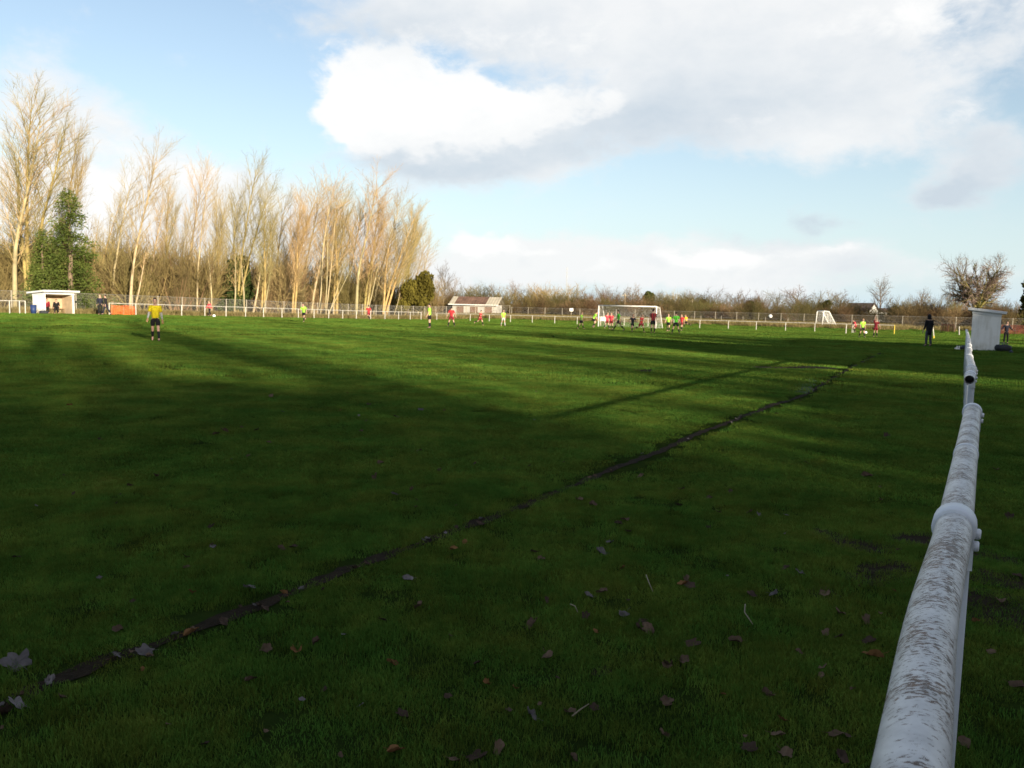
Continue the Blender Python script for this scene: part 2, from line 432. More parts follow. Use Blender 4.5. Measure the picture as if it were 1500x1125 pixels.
# ------------------------------------------------------------------ grass blades (nobody could count them)
m_grass, nt, out = new_mat('grass_blade')
P_ = pos(nt); gc = grass_colour(nt, P_)
oi = N(nt, 'ShaderNodeObjectInfo'); hv = N(nt, 'ShaderNodeHueSaturation')
nt.links.new(mth(nt, 'MULTIPLY_ADD', oi.outputs['Random'], 0.7, 0.65), hv.inputs['Value'])
nt.links.new(mth(nt, 'MULTIPLY_ADD', oi.outputs['Random'], 0.05, 0.475), hv.inputs['Hue'])
nt.links.new(gc, hv.inputs['Color'])
d = N(nt, 'ShaderNodeBsdfDiffuse'); t = N(nt, 'ShaderNodeBsdfTranslucent')
nt.links.new(hv.outputs[0], d.inputs[0]); nt.links.new(hv.outputs[0], t.inputs[0])
mx = N(nt, 'ShaderNodeMixShader'); mx.inputs[0].default_value = 0.16
nt.links.new(d.outputs[0], mx.inputs[1]); nt.links.new(t.outputs[0], mx.inputs[2]); nt.links.new(mx.outputs[0], out.inputs[0])
m_dry = leaf_mat('dry_grass_blade', (0.15, 0.125, 0.05), (0.28, 0.22, 0.10), 0.25, 0.6, 0.2)

def clump_mesh(name, n, R, hmin, hmax, w, seed, m):
    rr = np.random.default_rng(seed)
    r = R * np.sqrt(rr.random(n)); a = rr.random(n) * 2 * math.pi
    bx, by = r * np.cos(a), r * np.sin(a)
    h = hmin + (hmax - hmin) * rr.random(n) ** 1.5; la = rr.random(n) * 2 * math.pi; lean = rr.random(n) * 0.9 * h
    fa = rr.random(n) * math.pi; dx, dy = np.cos(fa) * w / 2, np.sin(fa) * w / 2
    mx_, my_ = bx + lean * .3 * np.cos(la), by + lean * .3 * np.sin(la); tx, ty = bx + lean * np.cos(la), by + lean * np.sin(la)
    z0 = np.zeros(n) - 0.004
    V = np.stack([np.stack([bx - dx, by - dy, z0], -1), np.stack([bx + dx, by + dy, z0], -1), np.stack([mx_ + dx * .8, my_ + dy * .8, h * .6], -1),
                  np.stack([mx_ - dx * .8, my_ - dy * .8, h * .6], -1), np.stack([tx, ty, h], -1)], 1).reshape(-1, 3)
    fs = []
    for i in range(n): fs += [(5 * i, 5 * i + 1, 5 * i + 2, 5 * i + 3), (5 * i + 3, 5 * i + 2, 5 * i + 4)]
    me = bpy.data.meshes.new(name); me.from_pydata(V.tolist(), [], fs); me.materials.append(m); return me
def scatter(name, pts, scl, meshes, label):
    me = bpy.data.meshes.new(name); me.vertices.add(len(pts)); me.vertices.foreach_set('co', np.asarray(pts, 'f').ravel())
    at_s = me.attributes.new('scl', 'FLOAT_VECTOR', 'POINT'); at_s.data.foreach_set('vector', np.asarray(scl, 'f').ravel())
    rot = np.zeros((len(pts), 3), 'f'); rot[:, 2] = np.random.default_rng(3).random(len(pts)) * 6.283
    at_r = me.attributes.new('rot', 'FLOAT_VECTOR', 'POINT'); at_r.data.foreach_set('vector', rot.ravel())
    o = bpy.data.objects.new(name, me); link(o)
    ng = bpy.data.node_groups.new(name + '_nodes', 'GeometryNodeTree')
    ng.interface.new_socket('Geometry', in_out='INPUT', socket_type='NodeSocketGeometry')
    ng.interface.new_socket('Geometry', in_out='OUTPUT', socket_type='NodeSocketGeometry')
    gi = ng.nodes.new('NodeGroupInput'); go = ng.nodes.new('NodeGroupOutput')
    ip = ng.nodes.new('GeometryNodeInstanceOnPoints'); gti = ng.nodes.new('GeometryNodeGeometryToInstance')
    for m in meshes:
        src = bpy.data.objects.new(m.name, m)
        inf = ng.nodes.new('GeometryNodeObjectInfo'); inf.inputs['Object'].default_value = src
        ng.links.new(inf.outputs['Geometry'], gti.inputs[0])
    ng.links.new(gi.outputs[0], ip.inputs['Points']); ng.links.new(gti.outputs[0], ip.inputs['Instance'])
    ip.inputs['Pick Instance'].default_value = True
    for nm, sock in (('scl', 'Scale'), ('rot', 'Rotation')):
        na = ng.nodes.new('GeometryNodeInputNamedAttribute'); na.data_type = 'FLOAT_VECTOR'; na.inputs['Name'].default_value = nm
        ng.links.new(na.outputs[0], ip.inputs[sock])
    ri = ng.nodes.new('FunctionNodeRandomValue'); ri.data_type = 'INT'; ri.inputs[4].default_value = 0; ri.inputs[5].default_value = len(meshes) - 1
    ng.links.new(ri.outputs[2], ip.inputs['Instance Index'])
    ng.links.new(ip.outputs[0], go.inputs[0])
    md = o.modifiers.new('blades', 'NODES'); md.node_group = ng
    tag(o, label, 'grass', kind='stuff'); return o
def sector(r0, r1, n, a0=-46, a1=46):
    r = np.sqrt(RNG.random(n) * (r1 * r1 - r0 * r0) + r0 * r0); a = np.radians(a0 + (a1 - a0) * RNG.random(n))
    return r * np.sin(a), r * np.cos(a)
def keep_mask(x, y, pad=0.0):
    k = np.ones(len(x), bool)
    for P, w in ((LINE_P, 0.075 + pad), (TRACK_P, 0.12)):
        for i in range(0, len(x), 4000):
            sl = slice(i, i + 4000)
            dd = np.min((x[sl, None] - P[None, ::2, 0]) ** 2 + (y[sl, None] - P[None, ::2, 1]) ** 2, axis=1)
            k[sl] &= dd > w * w
    for (cx, cy, a, bb, rz) in PATCHES:
        X = (x - cx) * math.cos(rz) + (y - cy) * math.sin(rz); Y = -(x - cx) * math.sin(rz) + (y - cy) * math.cos(rz)
        k &= (X / a) ** 2 + (Y / bb) ** 2 > 1.0
    for (cx, cy, r) in BARE_P: k &= ((x - cx) ** 2 + (y - cy) ** 2 > r * r) | (RNG.random(len(x)) < 0.25)
    return k
near_m = [clump_mesh('grass_clump', 280, 0.13, 0.010, 0.034, 0.0032, s, m_grass) for s in (1, 2, 3, 4)]
far_m = [clump_mesh('grass_clump_far', 170, 0.5, 0.03, 0.065, 0.016, s, m_grass) for s in (5, 6, 7)]
pts, scl = [], []
x, y = sector(0.8, 8.5, 6200, -50, 50); k = keep_mask(x, y, 0.035); x, y = x[k], y[k]
s = 0.75 + 0.6 * RNG.random(len(x)); hz = (0.8 + 0.2 * s) * (0.75 + 0.5 * (0.5 + 0.5 * np.sin(x * 3.1 + 1) * np.sin(y * 2.7)))
pts.append(np.stack([x, y, terrain(x, y)], -1)); scl.append(np.stack([s, s, hz], -1))
x, y = sector(8.5, 20, 11000); k = keep_mask(x, y, 0.20); x, y = x[k], y[k]
s = 1.2 + 0.9 * RNG.random(len(x)); pts.append(np.stack([x, y, terrain(x, y)], -1)); scl.append(np.stack([s * 1.15, s * 1.15, 0.6 * s], -1))
scatter('grass', np.concatenate(pts), np.concatenate(scl), near_m, 'short mown dark green grass of the pitch near the white rail')
pts, scl = [], []
x, y = sector(20, 45, 15000); k = keep_mask(x, y, 0.28); x, y = x[k], y[k]
s = 0.6 + 0.5 * RNG.random(len(x)); pts.append(np.stack([x, y, terrain(x, y)], -1)); scl.append(np.stack([s, s, 0.8 + 0.4 * RNG.random(len(x))], -1))
x, y = sector(45, 150, 26000, -42, 42); u, v = toUV(x, y); k = (u < 122) & (v > -72); x, y = x[k], y[k]
s = 1.2 + 0.8 * RNG.random(len(x)); pts.append(np.stack([x, y, terrain(x, y)], -1)); scl.append(np.stack([s, s, 0.9 + 0.5 * RNG.random(len(x))], -1))
scatter('grass', np.concatenate(pts), np.concatenate(scl), far_m, 'short green pitch grass striped by long tree shadows')
dry_m = [clump_mesh('dry_grass_clump', 130, 0.6, 0.12, 0.5, 0.03, s, m_dry) for s in (8, 9)]
uu = 117 + 19 * RNG.random(3400); vv = -82 + 130 * RNG.random(3400)
x, y = UVxy(uu, vv); kk = (vv < -8) | (RNG.random(len(vv)) < 0.12); x, y = x[kk], y[kk]
uu2 = 25 + 100 * RNG.random(3200); vv2 = -71.5 - 9 * RNG.random(3200); x2, y2 = UVxy(uu2, vv2)
x = np.r_[x, x2]; y = np.r_[y, y2]; s = 0.7 + 0.8 * RNG.random(len(x))
scatter('dry_grass', np.stack([x, y, terrain(x, y)], -1), np.stack([s, s, s], -1), dry_m, 'pale dry rough grass along the wire fences')

# ------------------------------------------------------------------ trees
def rot_dir(d, ang, az):
    d = d / np.linalg.norm(d); ref = np.array([0, 0, 1.0]) if abs(d[2]) < .95 else np.array([1.0, 0, 0])
    a = np.cross(d, ref); a /= np.linalg.norm(a); b_ = np.cross(d, a)
    return d * math.cos(ang) + (a * math.cos(az) + b_ * math.sin(az)) * math.sin(ang)
def grow(mbs, rr, p, d, L, r, lvl, cfg):
    c = cfg[lvl]; n = c['seg']; pts = [np.array(p, float)]; d = np.array(d, float) / np.linalg.norm(d)
    for i in range(n):
        d = d + np.array([0, 0, c['up']]) / n + rr.normal(size=3) * c['wob'] + np.array(c.get('drift', (0, 0, 0))) / n
        d /= np.linalg.norm(d); pts.append(pts[-1] + d * L / n)
    pts = np.array(pts); last = lvl == len(cfg) - 1
    tgt = mbs[0] if lvl <= c.get('trunk_lvl', 0) else mbs[1]
    if last and n == 1: tgt.spike(pts[0], pts[1], r)
    else: tgt.tube(pts, np.linspace(r, r * c['taper'], n + 1), c['sides'], lvl == 0)
    if last: return
    k = c['kids']; 
    for i in range(k):
        t = c['t0'] + (1 - c['t0']) * ((i + rr.random()) / k) ** c.get('pw', 1.0)
        f = t * n; j = min(n - 1, int(f)); q = pts[j] + (pts[j + 1] - pts[j]) * (f - j)
        dd = pts[j + 1] - pts[j]
        ang = rad(c['ang'] * (0.7 + 0.6 * rr.random())); nd = rot_dir(dd, ang, i * 2.4 + rr.random() * 1.2)
        prof = c['prof'](t); l2 = L * c['ratio'] * prof * (0.7 + 0.6 * rr.random())
        rc = max(cfg[lvl + 1].get('rmin', 0.006), min(r * (1 + (c['taper'] - 1) * t) * 0.7, r * c['rr']))
        grow(mbs, rr, q, nd, l2, rc, lvl + 1, cfg)
def tree_meshes(name, seed, cfg, H, R, d0=(0, 0, 1), stems=1, mats=None):
    rr = np.random.default_rng(seed); a, b_ = MB(), MB()
    for sidx in range(stems):
        dd = np.array(d0, float) + (rr.normal(size=3) * 0.06 * (1, 1, 0) if stems > 1 else 0)
        off = rr.normal(size=3) * 0.35 * (1, 1, 0) if stems > 1 else np.zeros(3)
        grow((a, b_), rr, off + np.array([0, 0, -0.15]), dd, H * (1 - 0.12 * sidx), R, 0, cfg)
    return a.mesh(name + '_trunk', mats[0], True), b_.mesh(name + '_crown', mats[1])
m_bark_gold = mat('bark_lichen_gold', (0.34, 0.25, 0.10), 0.9, 0.35, 1.3, 0.3, 0.1, rnd=0.2)
m_bark_pale = mat('bark_pale', (0.36, 0.29, 0.17), 0.9, 0.3, 1.3, 0.3, 0.1, rnd=0.2)
m_bark_grey = mat('bark_grey', (0.16, 0.12, 0.08), 0.9, 0.35, 2.0, 0.4, 0.1, rnd=0.15)
m_twig_gold = mat('twig_straw', (0.32, 0.24, 0.11), 0.9, 0.3, 0.6, 0, 0.1, rnd=0.22)
m_twig_brown = mat('twig_brown', (0.17, 0.115, 0.058), 0.9, 0.35, 0.5, 0, 0.1, rnd=0.25)
m_twig_olive = mat('twig_olive', (0.18, 0.14, 0.055), 0.9, 0.35, 0.5, 0, 0.1, rnd=0.25)
m_twig_grey = mat('twig_grey', (0.17, 0.13, 0.10), 0.9, 0.3, 0.5, 0, 0.1, rnd=0.2)
POP = []
for s_, (nk, drift, ang) in enumerate([(36, 0.10, 27), (42, 0.16, 20), (30, 0.06, 33), (34, 0.12, 23), (36, 0.2, 28)]):
    cfg = [dict(seg=9, up=0.1, wob=0.03, drift=(drift, 0, 0), taper=0.12, sides=7, kids=nk, t0=0.2, ang=ang + 4, ratio=0.33, rr=0.165, prof=lambda t: 1.0 - 0.5 * t, pw=0.85),
           dict(seg=4, up=0.25, wob=0.08, taper=0.3, sides=4, kids=9, t0=0.2, ang=30, ratio=0.36, rr=0.5, rmin=0.02, prof=lambda t: 1.1 - 0.5 * t),
           dict(seg=2, up=0.25, wob=0.09, taper=0.4, sides=3, kids=7, t0=0.1, ang=32, ratio=0.6, rr=0.7, rmin=0.009, prof=lambda t: 1.0),
           dict(seg=1, up=0.15, wob=0.05, taper=0.4, sides=3, rmin=0.007)]
    POP.append(tree_meshes('poplar', 100 + s_, cfg, 20, 0.22, (0.02, 0, 1), (1, 2, 1, 3, 1)[s_], (m_bark_gold if s_ % 2 else m_bark_pale, m_twig_gold)))
ROUND = []
for s_ in range(4):
    cfg = [dict(seg=5, up=0.1, wob=0.06, taper=0.3, sides=6, kids=15, t0=0.22, ang=52, ratio=0.55, rr=0.5, prof=lambda t: 1.1 - 0.45 * t, pw=0.9),
           dict(seg=4, up=0.35, wob=0.09, taper=0.3, sides=4, kids=9, t0=0.2, ang=40, ratio=0.5, rr=0.55, rmin=0.03, prof=lambda t: 1.1 - 0.4 * t),
           dict(seg=2, up=0.2, wob=0.1, taper=0.4, sides=3, kids=6, t0=0.1, ang=38, ratio=0.55, rr=0.7, rmin=0.02, prof=lambda t: 1.0),
           dict(seg=1, up=0.1, wob=0.05, taper=0.4, sides=3, rmin=0.016)]
    POP_ = (m_bark_grey, [m_twig_brown, m_twig_grey, m_twig_olive, m_twig_brown][s_])
    ROUND.append(tree_meshes('round_tree', 200 + s_, cfg, 8.2, 0.2, (0, 0, 1), 1, POP_))
BUSH = []
for s_ in range(4):
    cfg = [dict(seg=4, up=0.2, wob=0.09, taper=0.3, sides=4, kids=9, t0=0.12, ang=36, ratio=0.5, rr=0.6, prof=lambda t: 1.1 - 0.45 * t),
           dict(seg=2, up=0.3, wob=0.1, taper=0.4, sides=3, kids=8, t0=0.1, ang=36, ratio=0.55, rr=0.7, rmin=0.016, prof=lambda t: 1.1 - 0.3 * t),
           dict(seg=1, up=0.1, wob=0.05, taper=0.4, sides=3, rmin=0.013)]
    rr = np.random.default_rng(300 + s_); a, b_ = MB(), MB()
    for i in range(17):
        az = rr.random() * 6.283; tl = rr.random() ** 0.7 * 0.75
        grow((a, b_), rr, (rr.normal() * .5, rr.normal() * .5, -0.1), (math.cos(az) * tl, math.sin(az) * tl, 1), 3.6 * (0.65 + 0.5 * rr.random()), 0.045, 0, cfg)
    mm = [m_twig_brown, m_twig_olive, m_twig_gold, m_twig_olive][s_]
    BUSH.append((a.mesh('bush_stems', mm), b_.mesh('bush_crown', mm)))
def leaf_cloud(mb, rr, centres, n, size, flat=0.6):
    for _ in range(n):
        c, R = centres[rr.integers(len(centres))]
        d = rr.normal(size=3); d /= np.linalg.norm(d); p = np.array(c) + d * np.array(R) * (0.45 + 0.6 * rr.random() ** 0.6)
        a = rr.normal(size=3); a /= np.linalg.norm(a); b_ = np.cross(a, rr.normal(size=3)); b_ /= np.linalg.norm(b_) + 1e-9
        s_ = size * (0.6 + 0.8 * rr.random()); n_ = np.cross(a, b_)
        mb.add([p - a * s_, p - b_ * s_ * flat + n_ * s_ * .15, p + a * s_, p + b_ * s_ * flat + n_ * s_ * .15], [(0, 1, 2), (0, 2, 3)])
def conifer_meshes(seed, H, R, m):
    rr = np.random.default_rng(seed); a, b_ = MB(), MB()
    a.tube([(0, 0, -0.2), (0.05, 0, H * .5), (0, 0.05, H * .97)], [0.28, 0.16, 0.03], 7)
    z = 0.5
    while z < H * 0.98:
        f = 1 - z / H; rl = R * (f ** 0.75) * (0.8 + 0.4 * rr.random()) + 0.15
        k = 5 + int(5 * f)
        for i in range(k):
            az = rr.random() * 6.283; dx, dy = math.cos(az), math.sin(az)
            L = rl * (0.75 + 0.4 * rr.random()); m_ = 4
            br = [np.array((dx * L * j / m_, dy * L * j / m_, z + L * (0.10 * j / m_ - 0.22 * (j / m_) ** 2 + (0.16 if j == m_ else 0)))) for j in range(m_ + 1)]
            b_.tube(br, np.linspace(0.035, 0.01, m_ + 1), 3, False)
            for q in range(int(18 + 30 * L)):
                t = 0.2 + 0.85 * rr.random(); p = np.array((dx * L * t, dy * L * t, z + L * (0.1 * t - 0.2 * t * t))) + rr.normal(size=3) * 0.18
                d = np.array((dx, dy, -0.25)) + rr.normal(size=3) * 0.6; d /= np.linalg.norm(d); sd_ = np.cross(d, rr.normal(size=3)); sd_ /= np.linalg.norm(sd_) + 1e-9
                l_ = 0.20 * (0.7 + 0.7 * rr.random())
                b_.add([p, p + d * l_ * .5 + sd_ * l_ * .22, p + d * l_, p + d * l_ * .5 - sd_ * l_ * .22], [(0, 1, 2), (0, 2, 3)])
        z += 0.32 + 0.25 * rr.random()
    return a.mesh('conifer_trunk', m_bark_grey), b_.mesh('conifer_crown', m)
m_conifer = leaf_mat('conifer_needles', (0.050, 0.075, 0.018), (0.125, 0.150, 0.036), 0.2, 0.8)
m_gold_leaf = leaf_mat('golden_hedge_leaf', (0.10, 0.085, 0.02), (0.20, 0.17, 0.035), 0.3, 0.7)
m_dark_leaf = leaf_mat('evergreen_leaf', (0.025, 0.042, 0.014), (0.065, 0.085, 0.025), 0.2, 0.6)
m_ivy = leaf_mat('ivy_leaf', (0.045, 0.055, 0.015), (0.12, 0.115, 0.03), 0.2, 0.9)
CONI = [conifer_meshes(1, 10.0, 3.0, m_conifer), conifer_meshes(2, 9.0, 2.6, m_conifer)]
def leafy_meshes(seed, H, R, m, size=0.3, n=5200):
    rr = np.random.default_rng(seed); a, b_ = MB(), MB()
    a.tube([(0, 0, -.2), (0.1, 0, H * .35), (0, 0.1, H * .75)], [0.16, 0.11, 0.04], 6)
    cs = []
    for i in range(16):
        t = rr.random(); az = rr.random() * 6.283; q = R * (0.25 + 0.5 * rr.random()) * (1 - 0.55 * t)
        c = (q * math.cos(az), q * math.sin(az), H * (0.16 + 0.68 * t)); cs.append((c, (R * .42, R * .42, H * .15)))
        a.tube([(0, 0, c[2] * .6), c], [0.06, 0.02], 4)
    leaf_cloud(b_, rr, cs, n, size)
    return a.mesh('leafy_trunk', m_bark_grey), b_.mesh('leafy_crown', m)
LEAFY_GOLD = leafy_meshes(5, 7, 2.9, m_gold_leaf, 0.24, 6000)
LEAFY_DARK = [leafy_meshes(6, 7, 2.6, m_dark_leaf, 0.26, 4200), leafy_meshes(7, 6, 2.8, m_ivy, 0.26, 4200)]
def put_tree(name, meshes, P, H, nomH, label, cat='tree', group=None, wide=1.0, lean=0.0, rz=None):
    o = thing(name, P, label, cat, group)
    s_ = H / nomH; rz = random.random() * 6.283 if rz is None else rz
    o.rotation_euler = (0, rad(lean), 0)
    for nm, me in zip(('trunk', 'crown'), meshes):
        inst(nm, me, o, (0, 0, 0), (0, 0, rz), (s_ * wide, s_ * wide, s_))
    return o
def tree_top(P, px, top): return max(1.0, z_at(P, px, top) - P[2])
POPGROUP = 'bare poplars behind the far touchline'
for (px, top, v, var, wide, lean, label) in [
    (22, 105, -82, 0, 1.0, 1, 'tall bare grey-gold poplar at the left edge, left of the tallest'),
    (44, 92, -84, 3, 0.95, 2, 'tallest bare poplar, twin-stemmed, above the white dugout'),
    (86, 158, -82, 1, 0.6, 6, 'narrow plume-shaped poplar leaning right beside the dark conifer'),
    (163, 222, -84, 2, 0.75, 1, 'bare poplar with broken thick top, right of the dark conifer'),
    (190, 182, -80, 0, 0.8, 4, 'tall bare poplar with yellow lichen trunk above the yellow-shirted player'),
    (240, 252, -88, 1, 0.7, 4, 'slim bare poplar in the gap right of the yellow-lichen trunk'),
    (272, 212, -84, 4, 0.62, 1, 'slim tall poplar left of the pair of pale stems'),
    (288, 222, -80, 2, 0.55, 0, 'pale-stemmed poplar with upright fork above the linesman in red'),
    (322, 262, -86, 1, 0.65, 2, 'thin bare poplar just left of the tall forked grey one'),
    (350, 205, -82, 3, 0.72, 1, 'tall forked grey poplar rising above the dark round evergreen'),
    (386, 268, -78, 1, 0.75, 5, 'golden poplar with slanting pale trunk left of the wide golden crown'),
    (418, 244, -82, 4, 0.95, 2, 'wide golden-crowned poplar in the middle of the row'),
    (443, 256, -88, 0, 0.8, 1, 'straw-coloured poplar directly behind the running player in green'),
    (468, 228, -80, 2, 0.75, 1, 'dark-stemmed straight poplar right of the golden crown'),
    (492, 262, -84, 1, 0.85, 3, 'feathery poplar between the straight dark one and the fan of stems'),
    (522, 232, -80, 0, 0.85, 1, 'tall poplar above the fan of white slanting stems'),
    (546, 244, -86, 4, 0.8, 2, 'poplar with rusty upper twigs behind the player in dark red'),
    (566, 262, -80, 3, 0.8, 2, 'twin-stemmed poplar with pale leaning trunk near the end of the row'),
    (592, 280, -86, 1, 0.85, 2, 'slender poplar second from the right end of the row'),
    (612, 330, -80, 2, 0.95, 1, 'shortest poplar at the right end of the row'),
    (140, 262, -87, 3, 0.7, 3, 'low bare poplar between the conifer and the broken-topped poplar'),
    (216, 255, -86, 4, 0.7, 2, 'slim bare poplar just right of the yellow lichen trunk'),
    (256, 280, -83, 0, 0.6, 5, 'short bare poplar left of the slim tall one'),
    (305, 268, -81, 4, 0.6, 2, 'short wispy poplar above the person in bright red'),
    (335, 255, -89, 0, 0.6, 1, 'thin poplar behind the tall forked grey one'),
    (402, 262, -87, 3, 0.75, 3, 'bare poplar left beside the wide golden crown'),
    (430, 270, -79, 1, 0.7, 4, 'slender poplar in front of the wide golden crown'),
    (456, 268, -86, 4, 0.75, 2, 'bare poplar left of the dark-stemmed straight one'),
    (481, 258, -87, 3, 0.75, 3, 'multi-stemmed poplar right of the dark-stemmed straight one'),
    (508, 262, -87, 0, 0.75, 2, 'bare poplar behind the fan of white stems'),
    (534, 262, -82, 1, 0.75, 3, 'slender poplar above the leaning pale trunk'),
    (556, 275, -88, 0, 0.75, 3, 'bare poplar left behind the twin-stemmed one'),
    (580, 285, -82, 3, 0.75, 2, 'many-stemmed poplar third from the right end of the row'),
    (602, 312, -87, 4, 0.8, 2, 'slight poplar just left of the shortest one')]:
    P = on_v(px, v); put_tree('poplar_tree', POP[var], P, tree_top(P, px, top) * (0.82 if px < 60 else 0.85 if px < 540 else 0.79), 20, label, 'tree', POPGROUP, wide * (1.15 if px > 575 else 1.45 if px > 370 else 1.25), lean, rz=random.uniform(-0.7, 0.7))
# white slanting young stems in front of the poplars
def stem(px0, py0, px1, py1, v, r, label):
    P = on_v(px0, v); q = on_v(px1, v - 1.5); z1 = z_at(q, px1, py1)
    o = thing('birch_sapling', P, label, 'tree', 'pale slanting saplings')
    a, b_ = MB(), MB(); rr = np.random.default_rng(int(px0))
    e = np.array((q.x - P.x, q.y - P.y, z1 - P.z)); c = [np.zeros(3), e * .35 + (0.12, 0, 0.1), e * .7 + (0.08, 0, .05), e]
    a.tube(c, [r, r * .75, r * .5, r * .15], 6)
    for i in range(26):
        t = 0.35 + 0.65 * rr.random(); p = e * t; d = rot_dir(e, rad(30), rr.random() * 6.28); L = 1.6 * (1.2 - t)
        b_.spike(p, p + d * L + (0, 0, .3 * L), 0.02)
        for k in range(3): b_.spike(p + d * L * .5, p + d * L * .5 + rot_dir(d, rad(35), rr.random() * 6.28) * L * .6, 0.012)
    a.build('trunk', m_bark_pale, o, True); b_.build('crown', m_twig_gold, o)
stem(370, 447, 385, 372, -77, .16, 'thick pale trunk slanting right above the rail')
stem(384, 447, 398, 390, -77, .12, 'pale slanting sapling right of the thick slanted trunk')
stem(476, 445, 480, 330, -77, .10, 'nearly upright white stem of the fan behind the rail')
stem(477, 446, 492, 300, -77, .10, 'tall white stem in the middle of the fan')
stem(480, 448, 505, 385, -77, .08, 'short white stem slanting right in the fan')
stem(478, 452, 520, 380, -77, .08, 'white stem leaning furthest right in the fan')
stem(536, 446, 556, 375, -77, .12, 'leaning pale trunk behind the player in dark red')
stem(534, 446, 545, 395, -77, .07, 'thin pale stem left of the leaning trunk')
stem(576, 446, 592, 402, -77, .07, 'thin sapling near the right end of the wood')
stem(310, 440, 306, 375, -77, .11, 'straight lichen-yellow stem behind the linesman')
stem(343, 440, 345, 370, -77, .12, 'yellow stem in front of the dark round evergreen')
stem(358, 440, 352, 365, -77, .11, 'second yellow stem at the right side of the evergreen')
stem(195, 425, 215, 370, -77, .10, 'pale stem slanting right above the yellow-shirted player')
stem(68, 430, 76, 395, -77, .11, 'forked yellow stem behind the dugout roof')
stem(105, 430, 104, 385, -77, .11, 'yellow stem behind the right end of the dugout roof')
P = on_v(104, -76.3); put_tree('conifer_tree', CONI[0], P, tree_top(P, 110, 278), 10, 'dark green conical conifer behind the white dugout', 'tree', None, 0.95)
P = on_v(64, -80); put_tree('conifer_tree', CONI[1], P, tree_top(P, 60, 335), 9, 'low dark conifer half hidden left of the taller one', 'tree', None, 0.9)
P = on_v(346, -83); put_tree('evergreen_tree', LEAFY_DARK[0], P, tree_top(P, 346, 368), 7.2, 'dark round evergreen between the yellow stems', 'tree', None, 0.8)
P = on_v(618, -76); put_tree('hedge_tree', LEAFY_GOLD, P, tree_top(P, 618, 396), 7.0, 'rounded golden-green tree at the right end of the poplar row', 'tree', None, 0.95)
P = on_v(598, -77); put_tree('hedge_tree', LEAFY_GOLD, P, tree_top(P, 600, 408), 7.0, 'golden-brown shrub tree tucked beside the rounded golden-green one', 'tree', None, 0.9)
UG = 'leafless undergrowth below the poplars'
MARKS = [(20, 'at the left edge of the field'), (60, 'behind the left end of the white dugout'), (115, 'behind the right end of the white dugout'), (160, 'behind the standing pair by the dugout'), (205, 'behind the orange netting barrier'), (250, 'behind the yellow-shirted player'), (295, 'left of the person in bright red'), (335, 'behind the person in bright red'),
         (375, 'right of the dark round evergreen'), (420, 'below the wide golden poplar crown'), (465, 'behind the lime-shirted runner at the far rail'), (505, 'behind the fan of white stems'), (545, 'behind the red-shirted runner at the far rail'), (590, 'near the right end of the poplar row'), (9999, 'beside the rounded golden-green tree')]
def mark(px, marks): return next(t for x, t in marks if px <= x)
def where_label(kind, seen, H, hmid, px, marks):
    base = ('tall ' if H > hmid else 'low ') + kind + ' ' + mark(px, marks); n = seen.get(base, 0); seen[base] = n + 1
    return base if n == 0 else base + [', partly hidden', ', further back', ', well hidden', ', overlapped', ', in the tangle'][min(n, 5) - 1]
SEEN = {}
for i in range(120):
    px = -25 + 665 * (i + random.random()) / 120; v = -81 - 16 * random.random() ** 0.8
    if 45 < px < 140: v -= 4
    P = on_v(px, v); kb = random.randrange(4); bm_ = BUSH[kb]
    H = random.uniform(3.6, 8.5) if px < 560 else random.uniform(2.6, 6.0)
    put_tree('thicket_bush', bm_, P, H, 3.9, where_label(('brown', 'olive', 'straw-coloured', 'olive-gold')[kb] + ' thicket bush', SEEN, H, 6.5, px, MARKS), 'bush', UG, random.uniform(0.7, 1.0))
